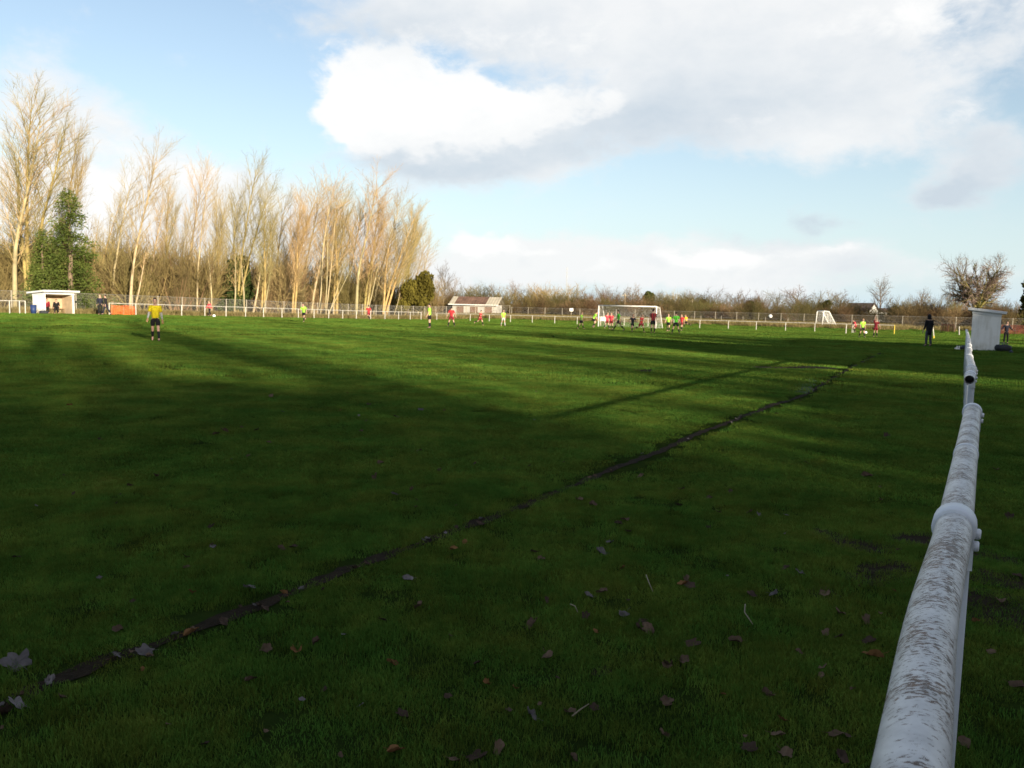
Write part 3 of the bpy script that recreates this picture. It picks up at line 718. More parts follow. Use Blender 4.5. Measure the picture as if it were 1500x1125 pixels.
# far tree line beyond the pitch
for (px, top, Y, kind, wide, label) in [
    (648, 388, 150, 'r1', .6, 'thin grey bare tree just right of the golden-green tree'),
    (662, 412, 175, 'r0', 1.0, 'low bare tree rising behind the left end of the barn roof'),
    (690, 418, 190, 'r2', 1.0, 'hazy bare tree behind the middle of the barn roof'),
    (724, 420, 185, 'r0', 1.0, 'bare brown tree at the right end of the barn'),
    (752, 414, 180, 'r1', 1.1, 'taller bare grey tree between barn and mast'),
    (772, 424, 170, 'b1', 1.2, 'olive bush left of the thin mast'),
    (800, 422, 185, 'b2', 1.3, 'straw-coloured bushy tree left of the thin mast'),
    (818, 420, 175, 'b1', 1.3, 'broad golden-olive bush right of the thin mast'),
    (845, 426, 180, 'r0', 1.2, 'brown bare tree above the two lime-shirted players'),
    (866, 430, 190, 'r1', 1.0, 'small grey bare tree left of the goal'),
    (884, 422, 185, 'r1', 1.1, 'grey round tree behind the left goalpost'),
    (905, 428, 175, 'b0', 1.2, 'brown bush behind the left half of the goal'),
    (926, 420, 185, 'r3', 1.0, 'tall brown tree behind the middle of the goal'),
    (951, 424, 190, 'l0', .9, 'small dark evergreen behind the right half of the goal'),
    (966, 430, 185, 'r0', 1.0, 'low brown tree behind the right goalpost'),
    (985, 432, 175, 'b2', 1.2, 'straw-brown bush right of the goal'),
    (1012, 428, 185, 'r1', 1.1, 'grey bare tree right of the player in yellow'),
    (1030, 434, 170, 'l1', .8, 'dark ivy-green bush right of the goal'),
    (1048, 430, 185, 'r3', 1.1, 'brown tree above the rail between goal and airborne ball'),
    (1074, 428, 190, 'r1', 1.2, 'pale grey bare tree left of the airborne ball'),
    (1098, 438, 170, 'l0', 1.0, 'low dark evergreen left of the airborne ball'),
    (1118, 434, 178, 'b0', 1.3, 'rounded brown bush above the airborne ball'),
    (1140, 428, 185, 'r2', 1.2, 'olive-brown tree right of the airborne ball'),
    (1162, 422, 180, 'r1', 1.5, 'wide flat-topped bare tree left of the small goal'),
    (1188, 430, 178, 'b1', 1.4, 'golden-olive bush left of the small goal'),
    (1208, 436, 170, 'l1', .9, 'dark ivy-green bush behind the small goal'),
    (1228, 428, 185, 'r1', 1.1, 'pale round bare tree right of the small goal'),
    (1246, 446, 165, 'b0', 1.4, 'brown bush in front of the white-gabled house'),
    (1291, 408, 160, 'r1', .8, 'isolated tall bare tree standing alone right of the white-gabled house'),
    (1316, 446, 160, 'l1', 1.2, 'low dark green bush right of the lone bare tree'),
    (1335, 440, 158, 'b2', 1.3, 'straw bush left of the hooded figure'),
    (1352, 425, 155, 'r1', .9, 'thin pale bare tree behind the hooded figure'),
    (1382, 436, 150, 'b1', 1.2, 'olive bush below the left side of the big oak'),
    (1400, 428, 148, 'r2', .9, 'bare olive tree below the big oak, left of the white shelter'),
    (1470, 440, 150, 'b1', 1.2, 'olive bush right of the white shelter'),
    (1448, 446, 150, 'b0', 1.3, 'brown bush behind the white shelter roof')]:
    P = on_y(px, Y); H = tree_top(P, px, top); k, i = kind[0], int(kind[1])
    if k == 'r': me, nom = ROUND[i], 10.0
    elif k == 'b': me, nom = BUSH[i], 4.0
    elif k == 'l': me, nom = LEAFY_DARK[i], (7.2, 6.2)[i]
    else: me, nom = POP[i], 20.0
    nm = {'r': 'bare_tree', 'b': 'bush', 'l': 'evergreen_bush', 'p': 'bare_tree'}[k]
    put_tree(nm, me, P, H, nom, label, 'bush' if k in 'bl' else 'tree', 'trees and bushes of the far tree line', wide)
HG = 'brown hedge bushes behind the end fence'
MARKS2 = [(680, 'left of the barn'), (735, 'by the barn'), (800, 'between the barn and the mast'), (850, 'right of the mast'), (905, 'behind the left half of the goal'), (965, 'behind the right half of the goal'), (1030, 'right of the goal'), (1085, 'left of the airborne ball'), (1135, 'below the airborne ball'), (1190, 'left of the small portable goal'), (1235, 'behind the small portable goal'), (1285, 'below the white-gabled house'), (1335, 'below the lone bare tree'), (1385, 'behind the hooded person'), (1430, 'left of the white shelter'), (1470, 'behind the white shelter'), (9999, 'at the right edge')]
SEEN = {}
m_hb = mat('hedge_twig_brown', (0.115, 0.075, 0.038), 0.9, 0.35, 0.5, 0, 0.1, rnd=0.25); m_ho = mat('hedge_twig_olive', (0.10, 0.085, 0.032), 0.9, 0.35, 0.5, 0, 0.1, rnd=0.25)
HEDGE = []
for k_i, prs in enumerate(BUSH):
    cp = [me.copy() for me in prs]
    for me in cp: me.materials[0] = (m_hb, m_ho, m_twig_brown, m_ho)[k_i]
    HEDGE.append(cp)
for i in range(100):
    px = 640 + 860 * (i + random.random()) / 100; P = on_u(px, 134 + 16 * random.random()); kb = random.choice((0, 0, 1, 2, 3)); H = random.uniform(1.9, 3.6)
    put_tree('hedge_bush', HEDGE[kb], P, H, 3.9, where_label(('brown', 'olive', 'light brown', 'dark olive')[kb] + ' hedge bush', SEEN, H, 2.7, px, MARKS2), 'bush', HG, random.uniform(1.0, 1.5))
OAK_SEED = 428
SEEN = {}
for i in range(60):
    px = 645 + 850 * (i + random.random()) / 60
    if 1238 < px < 1305: continue
    P = on_y(px, 162 + 14 * random.random()); kb = random.choice((0, 1, 1, 3, 0)); H = random.uniform(2.6, 5.4)
    put_tree('hedgerow_bush', HEDGE[kb], P, H, 3.9, where_label(('brown', 'olive', 'light brown', 'dark olive')[kb] + ' hedgerow bush', SEEN, H, 5.0, px, MARKS2), 'bush', 'taller hedgerow under the far trees', random.uniform(1.1, 1.6))
# the oak with ivy
P = on_y(1430, 120)
m_bark_moss = mat('bark_mossy', (0.17, 0.145, 0.05), 0.9, 0.35, 1.5, 0.3, 0.1)
cfg = [dict(seg=4, up=0.05, wob=0.05, taper=0.55, sides=9, kids=11, t0=0.34, ang=50, ratio=1.2, rr=0.46, prof=lambda t: 0.95 + 0.1 * t, trunk_lvl=0),
       dict(seg=6, up=0.16, wob=0.12, taper=0.25, sides=6, kids=8, t0=0.25, ang=44, ratio=0.48, rr=0.5, rmin=0.05, prof=lambda t: 1.1 - 0.35 * t, trunk_lvl=1),
       dict(seg=4, up=0.12, wob=0.13, taper=0.3, sides=4, kids=9, t0=0.2, ang=44, ratio=0.52, rr=0.5, rmin=0.025, prof=lambda t: 1.1 - 0.4 * t, trunk_lvl=2),
       dict(seg=3, up=0.05, wob=0.14, taper=0.4, sides=3, kids=8, t0=0.1, ang=40, ratio=0.55, rr=0.7, rmin=0.018, prof=lambda t: 1.0),
       dict(seg=1, up=0.1, wob=0.05, taper=0.4, sides=3, rmin=0.012)]
OAK = tree_meshes('oak', OAK_SEED, cfg, 4.6, 0.5, (0, 0, 1), 1, (m_bark_moss, m_twig_grey))
oz = max(v.co.z for v in OAK[1].vertices); ow = max(abs(v.co.x) for v in OAK[1].vertices)
Hoak = tree_top(P, 1430, 361)
oak = put_tree('oak_tree', OAK, P, Hoak, oz, 'broad bare oak with ivy-green limbs behind the white shelter', 'tree', None, 6.0 / ow * oz / Hoak, 0, 0.0)
iv = MB(); rr = np.random.default_rng(9)
tv = np.array([v.co[:] for v in OAK[0].vertices])
sel = tv[(np.hypot(tv[:, 0], tv[:, 1]) < 2.6)]
for q in sel[rr.integers(len(sel), size=2000)]:
    p = q + rr.normal(size=3) * 0.16; a = rr.normal(size=3); a /= np.linalg.norm(a); b_ = np.cross(a, rr.normal(size=3)); b_ /= np.linalg.norm(b_)
    iv.add([p - a * .14, p - b_ * .1, p + a * .14, p + b_ * .1], [(0, 1, 2), (0, 2, 3)])
o = iv.build('ivy', m_ivy, oak); o.scale = oak.children[0].scale; tag(o, kind='stuff')
P = on_y(1516, 118); put_tree('evergreen_tree', LEAFY_DARK[1], P, tree_top(P, 1505, 396), 6.2, 'ivy-covered evergreen at the right edge, right of the oak', 'tree', None, 0.7)
P = on_y(1514, 112); put_tree('evergreen_bush', LEAFY_DARK[0], P, tree_top(P, 1505, 432), 7.2, 'dark bush at the right edge below the ivy-covered tree', 'bush', None, 0.9)

# trees behind the photographer: poplars inferred from their shadow streaks, evergreens added out of view to shade the foreground
def sunward(dist, side):
    sx_, sy_ = math.sin(SUN_AZ), math.cos(SUN_AZ)
    return Vector((sx_ * dist - sy_ * side, sy_ * dist + sx_ * side, 0))
random.seed(21)
for i in range(66):
    side = -76 + 152 * (i + random.uniform(.1, .9)) / 66; P = sunward(random.uniform(58, 92), side); P.z = gz(P.x, P.y)
    put_tree('poplar_tree', POP[i % 5], P, random.uniform(19, 27), 20, 'bare poplar of the row behind the near rail', 'tree', 'poplars behind the camera position', random.uniform(0.9, 1.3))
for i in range(84):  # added evergreen screen, heights set by where its shade should end
    side = -70 + 124 * (i + random.uniform(.3, .7)) / 84; P = sunward(random.uniform(42, 48), side)
    if P.y > -4: continue
    P.z = gz(P.x, P.y); cf = i % 3 == 0; me, nom = (CONI[i % 2], [10, 9][i % 2]) if cf else (LEAFY_DARK[i % 2], [7.2, 6.2][i % 2])
    put_tree('conifer_tree' if cf else 'evergreen_tree', me, P, (random.uniform(10.4, 12.6) if 4 < side < 27 else random.uniform(11.4, 13.4) if side < 27 else random.uniform(15, 18)), nom, ('dark conifer' if cf else 'broad dark evergreen') + ' of the shade screen added out of view behind the near rail', 'tree', 'evergreens added behind the camera for shade', random.uniform(1.0, 1.25))

# ------------------------------------------------------------------ far buildings
m_brick = mat('red_brick', (0.30, 0.12, 0.07), 0.85, 0.25, 3.0); m_roof = mat('roof_tile', (0.10, 0.07, 0.06), 0.8, 0.25, 2.0)
m_white = mat('white_render', (0.74, 0.72, 0.68), 0.7, 0.06, 1.5); m_glass = mat('window_glass', (0.03, 0.035, 0.04), 0.1, 0.1, 1.0, 0, 0.6)
m_rust = mat('rusty_sheet', (0.15, 0.085, 0.06), 0.8, 0.4, 0.7); m_tin = mat('pale_sheet', (0.40, 0.35, 0.27), 0.6, 0.15, 1.0)
def house(P, w, dp, h, rh, rz, mw, mr_, label, name='house', chimney=True, nwin=3):
    o = thing(name, P, label, 'house', None, rz)
    q = MB(); x0, x1, y0, y1 = -w / 2, w / 2, -dp / 2, dp / 2
    q.add([(x0, y0, -.3), (x1, y0, -.3), (x1, y1, -.3), (x0, y1, -.3), (x0, y0, h), (x1, y0, h), (x1, y1, h), (x0, y1, h), (x0, 0, h + rh), (x1, 0, h + rh)],
          [(0, 1, 5, 4), (2, 3, 7, 6), (1, 2, 6, 9, 5), (3, 0, 4, 8, 7)]); q.build('wall', mw, o)
    r = MB(); e = 0.35; t_ = 0.14
    for sgn in (-1, 1):
        sl = rh / (dp / 2); ye = sgn * (dp / 2 + e); ze = h - e * sl
        vs = []
        for (xx, yy, zz) in ((x0 - e, 0, h + rh), (x1 + e, 0, h + rh), (x1 + e, ye, ze), (x0 - e, ye, ze)):
            vs += [(xx, yy, zz + .02), (xx, yy, zz + .02 + t_)]
        r.add(vs, [(1, 3, 5, 7), (0, 6, 4, 2), (0, 2, 3, 1), (2, 4, 5, 3), (4, 6, 7, 5), (6, 0, 1, 7)])
    ro = r.build('roof', mr_, o)
    if chimney:
        c = MB(); c.box((x0 + w * .25, 0, h + rh + .3), (.7, .6, 1.3)); c.build('chimney', mw, ro)
    for i in range(nwin):
        for zc in ((h * .3, h * .78) if h > 4 else (h * .55,)):
            xc = x0 + w * (i + .5) / nwin
            f = MB(); 
            for dx_, dz_, sx_, sz_ in ((-.5, 0, .08, 1.1), (.5, 0, .08, 1.1), (0, .55, 1.08, .08), (0, -.55, 1.08, .08), (0, 0, .06, 1.02)): f.box((xc + dx_, y0 - .03, zc + dz_), (sx_, .08, sz_))
            fo = f.build('window', m_white, o); g = MB(); g.box((xc, y0 - .01, zc), (.95, .03, 1.05)); g.build('pane', m_glass, fo)
    return o
P = on_y(-14, 112); house(P, 8, 7, 5.0, 2.2, rad(60), m_brick, m_roof, 'red brick house at the left edge of the field behind the trees')
P = on_y(1262, 235); P.z = z_at(P, 1262, 444.5) - 5.0; house(P, 7.5, 4.6, 3.0, 2.0, rad(-55), m_white, m_roof, 'white-gabled house with dark roof beyond the far hedge', chimney=False)
P = on_y(1292, 250); P.z = z_at(P, 1292, 452) - 3.6; house(P, 14, 6, 2.6, 1.0, rad(5), m_white, m_roof, 'long low dark-roofed house right of the white-gabled one', chimney=False, nwin=4)
P = on_y(857, 178); P.z = z_at(P, 857, 439) - 4.0; house(P, 2.6, 2.2, 2.6, 1.4, rad(40), m_white, m_tin, 'small pale house peeping over the hedge left of the goal', chimney=False, nwin=1)
# barn with a rusty sheet roof
P = on_y(694, 156)
bo = thing('barn', P, 'low barn with rusty corrugated roof left of the goal', 'barn', None, rad(-14))
zr, ze = z_at(P, 694, 434.5) - P.z, z_at(P, 694, 446) - P.z
q = MB(); q.box((0, 2.4, ze / 2 - .2), (8.6, 4.6, ze + .3)); q.build('wall', mat('grey_render', (0.40, 0.38, 0.35), 0.8, 0.15, 1.0), bo)
for i in range(3):
    d_ = MB(); d_.box((-2.8 + 2.8 * i, 0.08, ze * .42), (1.5, .06, ze * .75)); d_.build('door', m_rust, bo)
r = MB(); nC = 36
for i in range(nC):
    xa, xb = -4.9 + 9.8 * i / nC, -4.9 + 9.8 * (i + 1) / nC; o_ = 0.05 * (i % 2)
    mi = 0 if 3 < i < 27 else 1
    for (ya, za, yb, zb) in ((-.5, ze, 2.4, zr), (2.4, zr, 5.2, ze)):
        r.add([(xa, ya, za + o_), (xb, ya, za + .05 - o_), (xb, yb, zb + .05 - o_), (xa, yb, zb + o_)], [(0, 1, 2, 3)], mi)
ro = r.build('roof', [m_rust, m_tin], bo)
g = MB(); g.box((0, -.52, ze - .06), (9.9, .1, .16)); g.build('gutter', m_white, ro)
# mast and poles
m_steel = mat('galvanised_steel', (0.36, 0.36, 0.35), 0.5, 0.15, 4.0, 0, 0.4, 0.3); m_wood = mat('pale_timber', (0.45, 0.37, 0.26), 0.8, 0.2, 3.0)
P = on_y(829, 260); H = tree_top(P, 829, 391)
o = thing('radio_mast', P, 'thin grey mast rising above the far trees', 'mast'); q = MB(); q.tube([(0, 0, 0), (0, 0, H)], [.16, .07], 6); q.build('pole', m_steel, o)
q = MB(); [q.box((0, 0, H * f), (.9, .06, .06)) for f in (.8, .88, .95)]; q.build('crossarm', m_steel, o)
for px, top, lab in ((915, 430, 'pale telegraph pole behind the goal'), (1014, 438, 'pale telegraph pole right of the goal')):
    P = on_y(px, 165); H = tree_top(P, px, top); o = thing('telegraph_pole', P, lab, 'pole'); q = MB(); q.tube([(0, 0, -.2), (0, 0, H)], [.15, .11], 7); q.build('pole', m_wood, o)
    q = MB(); q.box((0, 0, H - .35), (1.3, .09, .11)); q.build('crossarm', m_wood, o)

# ------------------------------------------------------------------ far rails and wire fences
m_rail = mat('white_painted_rail', (0.46, 0.435, 0.385), 0.55, 0.15, 3.0)
m_conc = mat('concrete_post', (0.30, 0.265, 0.21), 0.85, 0.2, 3.0)
m_yell = mat('yellow_paint', (0.65, 0.48, 0.06), 0.6, 0.1, 3.0)
m_wire = mat('fence_wire', (0.30, 0.28, 0.25), 0.6, 0.1, 3.0)
def post_mesh(w, h, name, m, tap=True):
    q = MB(); q.tube([(0, 0, -.25), (0, 0, h - .03), (0, 0, h)], [w * .8, w * .8, w * .64], 8); return q.mesh(name, m)
ME_RP = post_mesh(0.055, 1.1, 'rail_post', m_rail)
def rail_fence(pts, h, label, cat='rail fence', r=0.030, group=None):
    o = thing('rail_fence', pts[0], label, cat, group); b0 = Vector(pts[0])
    for p in pts: inst('post', ME_RP, o, Vector(p) - b0, (0, 0, 0), (1, 1, (h - .0) / 1.1))
    for i in range(len(pts) - 1):
        q = MB(); q.tube([Vector(pts[i]) - b0 + Vector((0, 0, h - .02)), Vector(pts[i + 1]) - b0 + Vector((0, 0, h - .02))], r, 8); q.build('rail', m_rail, o)
    return o
rail_fence([on_v(px, -69) for px in (-40, -12, 14, 28.6, 37)], 1.1, 'short white rail left of the white dugout')
rail_fence([on_v(px, -69) for px in (160, 199, 232, 266, 300, 331, 359.6, 386, 413, 437, 460, 481.5, 502, 522, 543, 564, 584, 601, 617)], 1.1, 'long white rail on the far touchline below the poplars')
rail_fence([on_u(px, 99.5) for px in (640, 664, 689, 717, 748, 780, 813, 846, 880, 915, 950, 988, 1026, 1068, 1109, 1152, 1195, 1250)], 1.02, 'long low white rail behind the large goal')
er = rail_fence([on_u(px, 99.5) for px in (1252, 1312)], 1.02, 'last section of end rail with a yellow end post')
for c in er.children:
    if c.name.startswith('post') and (c.location.length > 1): c.data = c.data.copy(); c.data.materials[0] = m_yell; c['label'] = 'yellow end post'
def wire_fence(A, B, h, gap, label, post_r=0.06, dia=0.16):
    A, B = Vector(A), Vector(B); o = thing('wire_fence', A, label, 'fence'); D = B - A; L = math.hypot(D.x, D.y); n = max(1, round(L / gap))
    me = post_mesh(post_r, h, 'wire_fence_post', m_conc)
    gpt = lambda s_, z=0: np.array((D.x * s_, D.y * s_, gz(A.x + D.x * s_, A.y + D.y * s_) - A.z + z))
    for i in range(n + 1): inst('post', me, o, gpt(i / n))
    w = MB(); hs = h - .06
    k = int(L / dia)
    for i in range(k):
        for dr in (-1, 1):
            s0 = i / k; s1 = s0 + dr * hs / L
            if 0 <= s1 <= 1: w.tube([gpt(s0, .04), gpt(s1, hs)], 0.0038, 3, False)
    for z in (.06, hs / 2, hs):
        w.tube([gpt(i / n, z) for i in range(n + 1)], 0.010 if z < hs else .018, 3, False)
    tag(w.build('wire_mesh', m_wire, o), kind='stuff')
    return o
A = (*UVxy(18, -74.0), 0); B = (*UVxy(132, -74.0), 0)
A = (A[0], A[1], gz(A[0], A[1])); B = (B[0], B[1], gz(B[0], B[1]))
wire_fence(A, B, 2.0, 3.0, 'wire mesh fence with pale posts below the poplars')
C_ = (*UVxy(132, 36), 0); C_ = (C_[0], C_[1], gz(C_[0], C_[1]))
B2 = (*UVxy(132, -73.6), 0); B2 = (B2[0], B2[1], gz(B2[0], B2[1]))
wire_fence(B2, C_, 1.7, 3.4, 'wire mesh fence with pale posts beyond the end rail', dia=0.2)
# short struts beside the end fence
ME_ST = post_mesh(0.05, 1.05, 'stub_post', m_conc)
for px in (1027, 1057, 1089, 1122, 1155):
    tag(inst('short_post', ME_ST, None, on_u(px, 127)), 'short pale post in front of the end wire fence', 'post', 'short posts in front of the end wire fence')
# marker posts at the right
for px, y0, y1, lean, lab in ((1368, 496, 478, -9, 'white leaning post with yellow foot right of the hooded figure'), (1405, 491, 480, -4, 'thin white post left of the white shelter'), (1239, 489, 483, 0, 'white stub post left of the crouching player')):
    P = at(px, y0); H = tree_top(P, px, y1); o = thing('marker_post', P, lab, 'post'); o.rotation_euler = (0, rad(lean), 0)
    q = MB(); q.tube([(0, 0, H * .22), (0, 0, H)], .05, 8); q.build('shaft', m_rail, o)
    q = MB(); q.tube([(0, 0, -.1), (0, 0, H * .22)], .06, 8); q.build('foot', m_yell if px == 1368 else m_rail, o)
# orange netting barriers
m_orange = mat('orange_netting', (0.72, 0.16, 0.04), 0.7, 0.25, 2.0); m_redn = mat('rust_red_netting', (0.14, 0.04, 0.028), 0.8, 0.35, 1.5)
def netting(A, B, h, m, label):
    A, B = Vector(A), Vector(B); o = thing('barrier_netting', A, label, 'barrier'); D = B - A; L = D.length; q = MB()
    nz = max(3, int(h / .12)); nxx = int(L / .25)
    for j in range(nz + 1): q.tube([np.array(D * (i / nxx)) + (0, .04 * math.sin(i * 1.7), .08 + h * j / nz - .06 * abs(math.sin(i * .55))) for i in range(nxx + 1)], .035, 4, False)
    for i in range(0, nxx + 1): q.tube([np.array(D * (i / nxx)) + (0, .04 * math.sin(i * 1.7), .02), np.array(D * (i / nxx)) + (0, .04 * math.sin(i * 1.7), h - .05)], .03, 4, False)
    q.build('net', m, o)
    for f in (0, .5, 1):
        s_ = MB(); s_.tube([np.array(D * f) + (0, .08, -.1), np.array(D * f) + (0, .08, h + .12)], .025, 6); s_.build('stake', m_conc, o)
netting(on_v(163, -69.6), on_v(197, -69.6), 0.8, m_orange, 'bright orange netting barrier under the far rail')
netting(at(1378, 486), at(1398, 487), 0.9, m_redn, 'rust-red netting left of the white shelter')
netting(at(1466, 489), at(1510, 490), 1.0, m_redn, 'rust-red netting behind the man right of the shelter')

# ------------------------------------------------------------------ goals
m_goal = mat('white_goal_paint', (0.78, 0.76, 0.72), 0.4, 0.05, 2.0); m_net = mat('net_cord', (0.70, 0.70, 0.68), 0.8, 0.05, 2.0)
def net_grid(q, c00, c10, c11, c01, step, r):
    c00, c10, c11, c01 = [np.array(c, float) for c in (c00, c10, c11, c01)]
    nu = max(1, int(max(np.linalg.norm(c10 - c00), np.linalg.norm(c11 - c01)) / step)); nv = max(1, int(max(np.linalg.norm(c01 - c00), np.linalg.norm(c11 - c10)) / step))
    f = lambda a, b_: (c00 * (1 - a) + c10 * a) * (1 - b_) + (c01 * (1 - a) + c11 * a) * b_
    for i in range(nu + 1): q.tube([f(i / nu, j / 3) for j in range(4)], r, 3, False)
    for j in range(nv + 1): q.tube([f(i / 3, j / nv) for i in range(4)], r, 3, False)
L_, R_ = on_u(877, 86.5), on_u(961.5, 86.0)
gw = (R_ - L_).length; gh = tree_top(L_, 880, 447.5)
yaw = math.atan2(R_.y - L_.y, R_.x - L_.x)
go = thing('football_goal', L_, 'large white goal with net behind the crowd of players', 'goal', None, yaw)
for x_, lab in ((0, 0), (gw, 0)):
    q = MB(); q.tube([(x_, 0, -.1), (x_, 0, gh)], .06, 10); q.build('post', m_goal, go, True)
q = MB(); q.tube([(-.06, 0, gh), (gw + .06, 0, gh)], .06, 10); q.build('crossbar', m_goal, go, True)
for x_ in (0, gw):
    q = MB(); q.tube([(x_, 0.05, gh - .04), (x_, .9, gh - .06), (x_, 1.9, .05)], .03, 6); q.build('stanchion', m_goal, go)
q = MB(); net_grid(q, (0, .9, gh - .06), (gw, .9, gh - .06), (gw, 1.9, .05), (0, 1.9, .05), .16, .004); net_grid(q, (0, 0, gh), (gw, 0, gh), (gw, .9, gh - .06), (0, .9, gh - .06), .16, .004)
for x_ in (0, gw): net_grid(q, (x_, 0, .02), (x_, 1.9, .04), (x_, .9, gh - .06), (x_, 0, gh - .02), .16, .004)
tag(q.build('net', m_net, go), kind='stuff')
wb = MB(); wb.box((0, 0, .35), (.75, .06, .5)); P = on_u(884, 88.5); o = wb.build('white_board', m_goal, None, loc=P); P0 = MB(); tag(o, 'small white board standing inside the left of the large goal', 'board')
o.location.z += 0.55
lg = MB(); [lg.box((x_, 0, -.22), (.05, .05, .72)) for x_ in (-.28, .28)]; lg.build('leg', m_wood, o)
# portable goal seen from its side
A1 = at(1204, 479.2); A2 = at(1226, 479.2); top = at(1204, 479)
gh2 = tree_top(A1, 1205, 455.5)
pg = thing('portable_goal', A1, 'small white portable goal seen from the side by the far fence', 'goal', None, 0)
X = np.array(A2 - A1); X[2] = 0; dp = np.linalg.norm(X); X /= dp; Yv = np.array((-X[1], X[0], 0)); Wd = 5.0; Yv = np.array((0.18, 0.98, 0))
for k in (0, 1):
    o_ = Yv * Wd * k
    q = MB(); q.tube([o_, o_ + (X * .12) + (0, 0, gh2 * .9), o_ + X * .25 + (0, 0, gh2)], .065, 8); q.build('post', m_goal, pg, True)
    q = MB(); q.tube([o_ + X * .25 + (0, 0, gh2), o_ + X * (dp * .42) + (0, 0, gh2 * .97), o_ + X * dp + (0, 0, .08)], .055, 8); q.build('stanchion', m_goal, pg, True)
    q = MB(); q.tube([o_ + (0, 0, .06), o_ + X * dp + (0, 0, .06)], .055, 8); q.build('base_bar', m_goal, pg, True)
q = MB(); q.tube([X * .25 + (0, 0, gh2), X * .25 + Yv * Wd + (0, 0, gh2)], .065, 8); q.build('crossbar', m_goal, pg, True)
q = MB(); q.tube([X * dp + (0, 0, .06), X * dp + Yv * Wd + (0, 0, .06)], .05, 8); q.build('back_bar', m_goal, pg, True)
q = MB()
for k in (0, 1): net_grid(q, Yv * Wd * k + (0, 0, .05), X * dp + Yv * Wd * k + (0, 0, .08), X * (dp * .42) + Yv * Wd * k + (0, 0, gh2 * .95), X * .2 + Yv * Wd * k + (0, 0, gh2 * .97), .2, .004)
net_grid(q, X * dp + (0, 0, .08), X * dp + Yv * Wd + (0, 0, .08), X * dp * .42 + Yv * Wd + (0, 0, gh2 * .96), X * dp * .42 + (0, 0, gh2 * .96), .2, .004)
tag(q.build('net', m_net, pg), kind='stuff')

# ------------------------------------------------------------------ dugouts
m_dug, nt, out = new_mat('whitewashed_block'); b = N(nt, 'ShaderNodeBsdfPrincipled'); b.inputs['Roughness'].default_value = 0.85
oc = objc(nt); mp = N(nt, 'ShaderNodeMapping'); mp.inputs['Scale'].default_value = (5, 5, 0.8); nt.links.new(oc, mp.inputs[0])
dirt = mth(nt, 'ADD', mth(nt, 'MULTIPLY', noise(nt, 1.0, 5, 0.65, mp.outputs[0]), 0.6), mth(nt, 'MULTIPLY', noise(nt, 2.2, 4, 0.6, oc), 0.5))
sz = N(nt, 'ShaderNodeSeparateXYZ'); nt.links.new(oc, sz.inputs[0])
low = N(nt, 'ShaderNodeMapRange'); low.inputs[1].default_value = 0.5; low.inputs[2].default_value = 0.0; low.inputs[4].default_value = 0.16; nt.links.new(sz.outputs[2], low.inputs[0])
nt.links.new(ramp(nt, mth(nt, 'ADD', dirt, low.outputs[0]), [(0.50, (0.78, 0.765, 0.73)), (0.68, (0.66, 0.635, 0.58)), (0.84, (0.40, 0.37, 0.30))]), b.inputs['Base Color'])
bp = N(nt, 'ShaderNodeBump'); bp.inputs['Strength'].default_value = 0.4; bp.inputs['Distance'].default_value = 0.01
nt.links.new(noise(nt, 30, 3, 0.6, oc), bp.inputs['Height']); nt.links.new(bp.outputs[0], b.inputs['Normal']); nt.links.new(b.outputs[0], out.inputs[0])
m_dug_in = mat('dugout_plywood', (0.40, 0.30, 0.20), 0.8, 0.2, 1.5)
m_slab = mat('roof_slab_white', (0.66, 0.66, 0.66), 0.7, 0.08, 1.0); m_bench = mat('bench_timber', (0.25, 0.17, 0.10), 0.8, 0.25, 3.0)
def dugout(P, rz, Lu, dep, hf, hb, over, label, name='dugout'):
    """local x along the open front, y from the front to the back wall"""
    o = thing(name, P, label, 'dugout', None, rz); t_ = .12
    def side(x):
        q = MB(); q.add([(x, 0, -.1), (x + t_, 0, -.1), (x + t_, dep, -.1), (x, dep, -.1), (x, 0, hf), (x + t_, 0, hf), (x + t_, dep, hb), (x, dep, hb)],
                        [(0, 3, 2, 1), (4, 5, 6, 7), (0, 1, 5, 4), (1, 2, 6, 5), (2, 3, 7, 6), (3, 0, 4, 7)]); return q.build('side_wall', m_dug, o)
    side(0); side(Lu - t_)
    q = MB(); q.box((Lu / 2, dep - .055, hb / 2 - .06), (Lu - 2 * t_ - .004, .11, hb + .08)); q.build('back_wall', m_dug_in, o)
    s_ = (hb - hf) / dep; a = math.atan(s_); R = Matrix.Rotation(a, 3, 'X')
    q = MB(); q.box((Lu / 2, dep / 2, (hf + hb) / 2 + .085), (Lu + 2 * over, (dep + 2 * over * 1.6) / math.cos(a), .15), R); ro = q.build('roof', m_slab, o); bevel(ro, .015, 1)
    q = MB(); q.box((Lu / 2, dep / 2, (hf + hb) / 2 - .075), (Lu + .06, dep + .05, .16), R); q.build('fascia', m_slab, o)
    q = MB(); q.box((Lu - t_ - .018, dep * .5, hb * .46), (.03, dep * .86, hb * .9)); q.build('inner_panel', m_dug_in, o)
    q = MB(); q.box((Lu / 2 - .02, dep - .38, .45), (Lu - 2 * t_ - .09, .36, .05))
    for f in (.08, .5, .92): q.box((Lu * f, dep - .38, .20), (.07, .3, .44))
    q.build('bench', m_bench, o)
    return o
PR = at(1421, 512.5)
hr = tree_top(PR, 1421, 455)
dw = (at(1461, 514.5) - at(1421, 512.5)).length
# its end wall faces the camera; the open front looks left over the pitch
dr = dugout(PR, rad(90 - 29), 4.2, dw, hr, hr * .93, .16, 'white block shelter with sloping slab roof at the end of the near rail', 'dugout')
# map local: x along u , y along v(right): rotate so x->u ; y must point right, so mirror
dr.scale = (1, -1, 1)
PL = on_v(65, -70.2)
hl = tree_top(PL, 66, 428)
dl = dugout(PL, rad(90 - 29), (on_v(109, -70.2) - PL).length, 1.7, hl, hl * .93, .28, 'white dugout with two seated people on the far touchline', 'dugout')

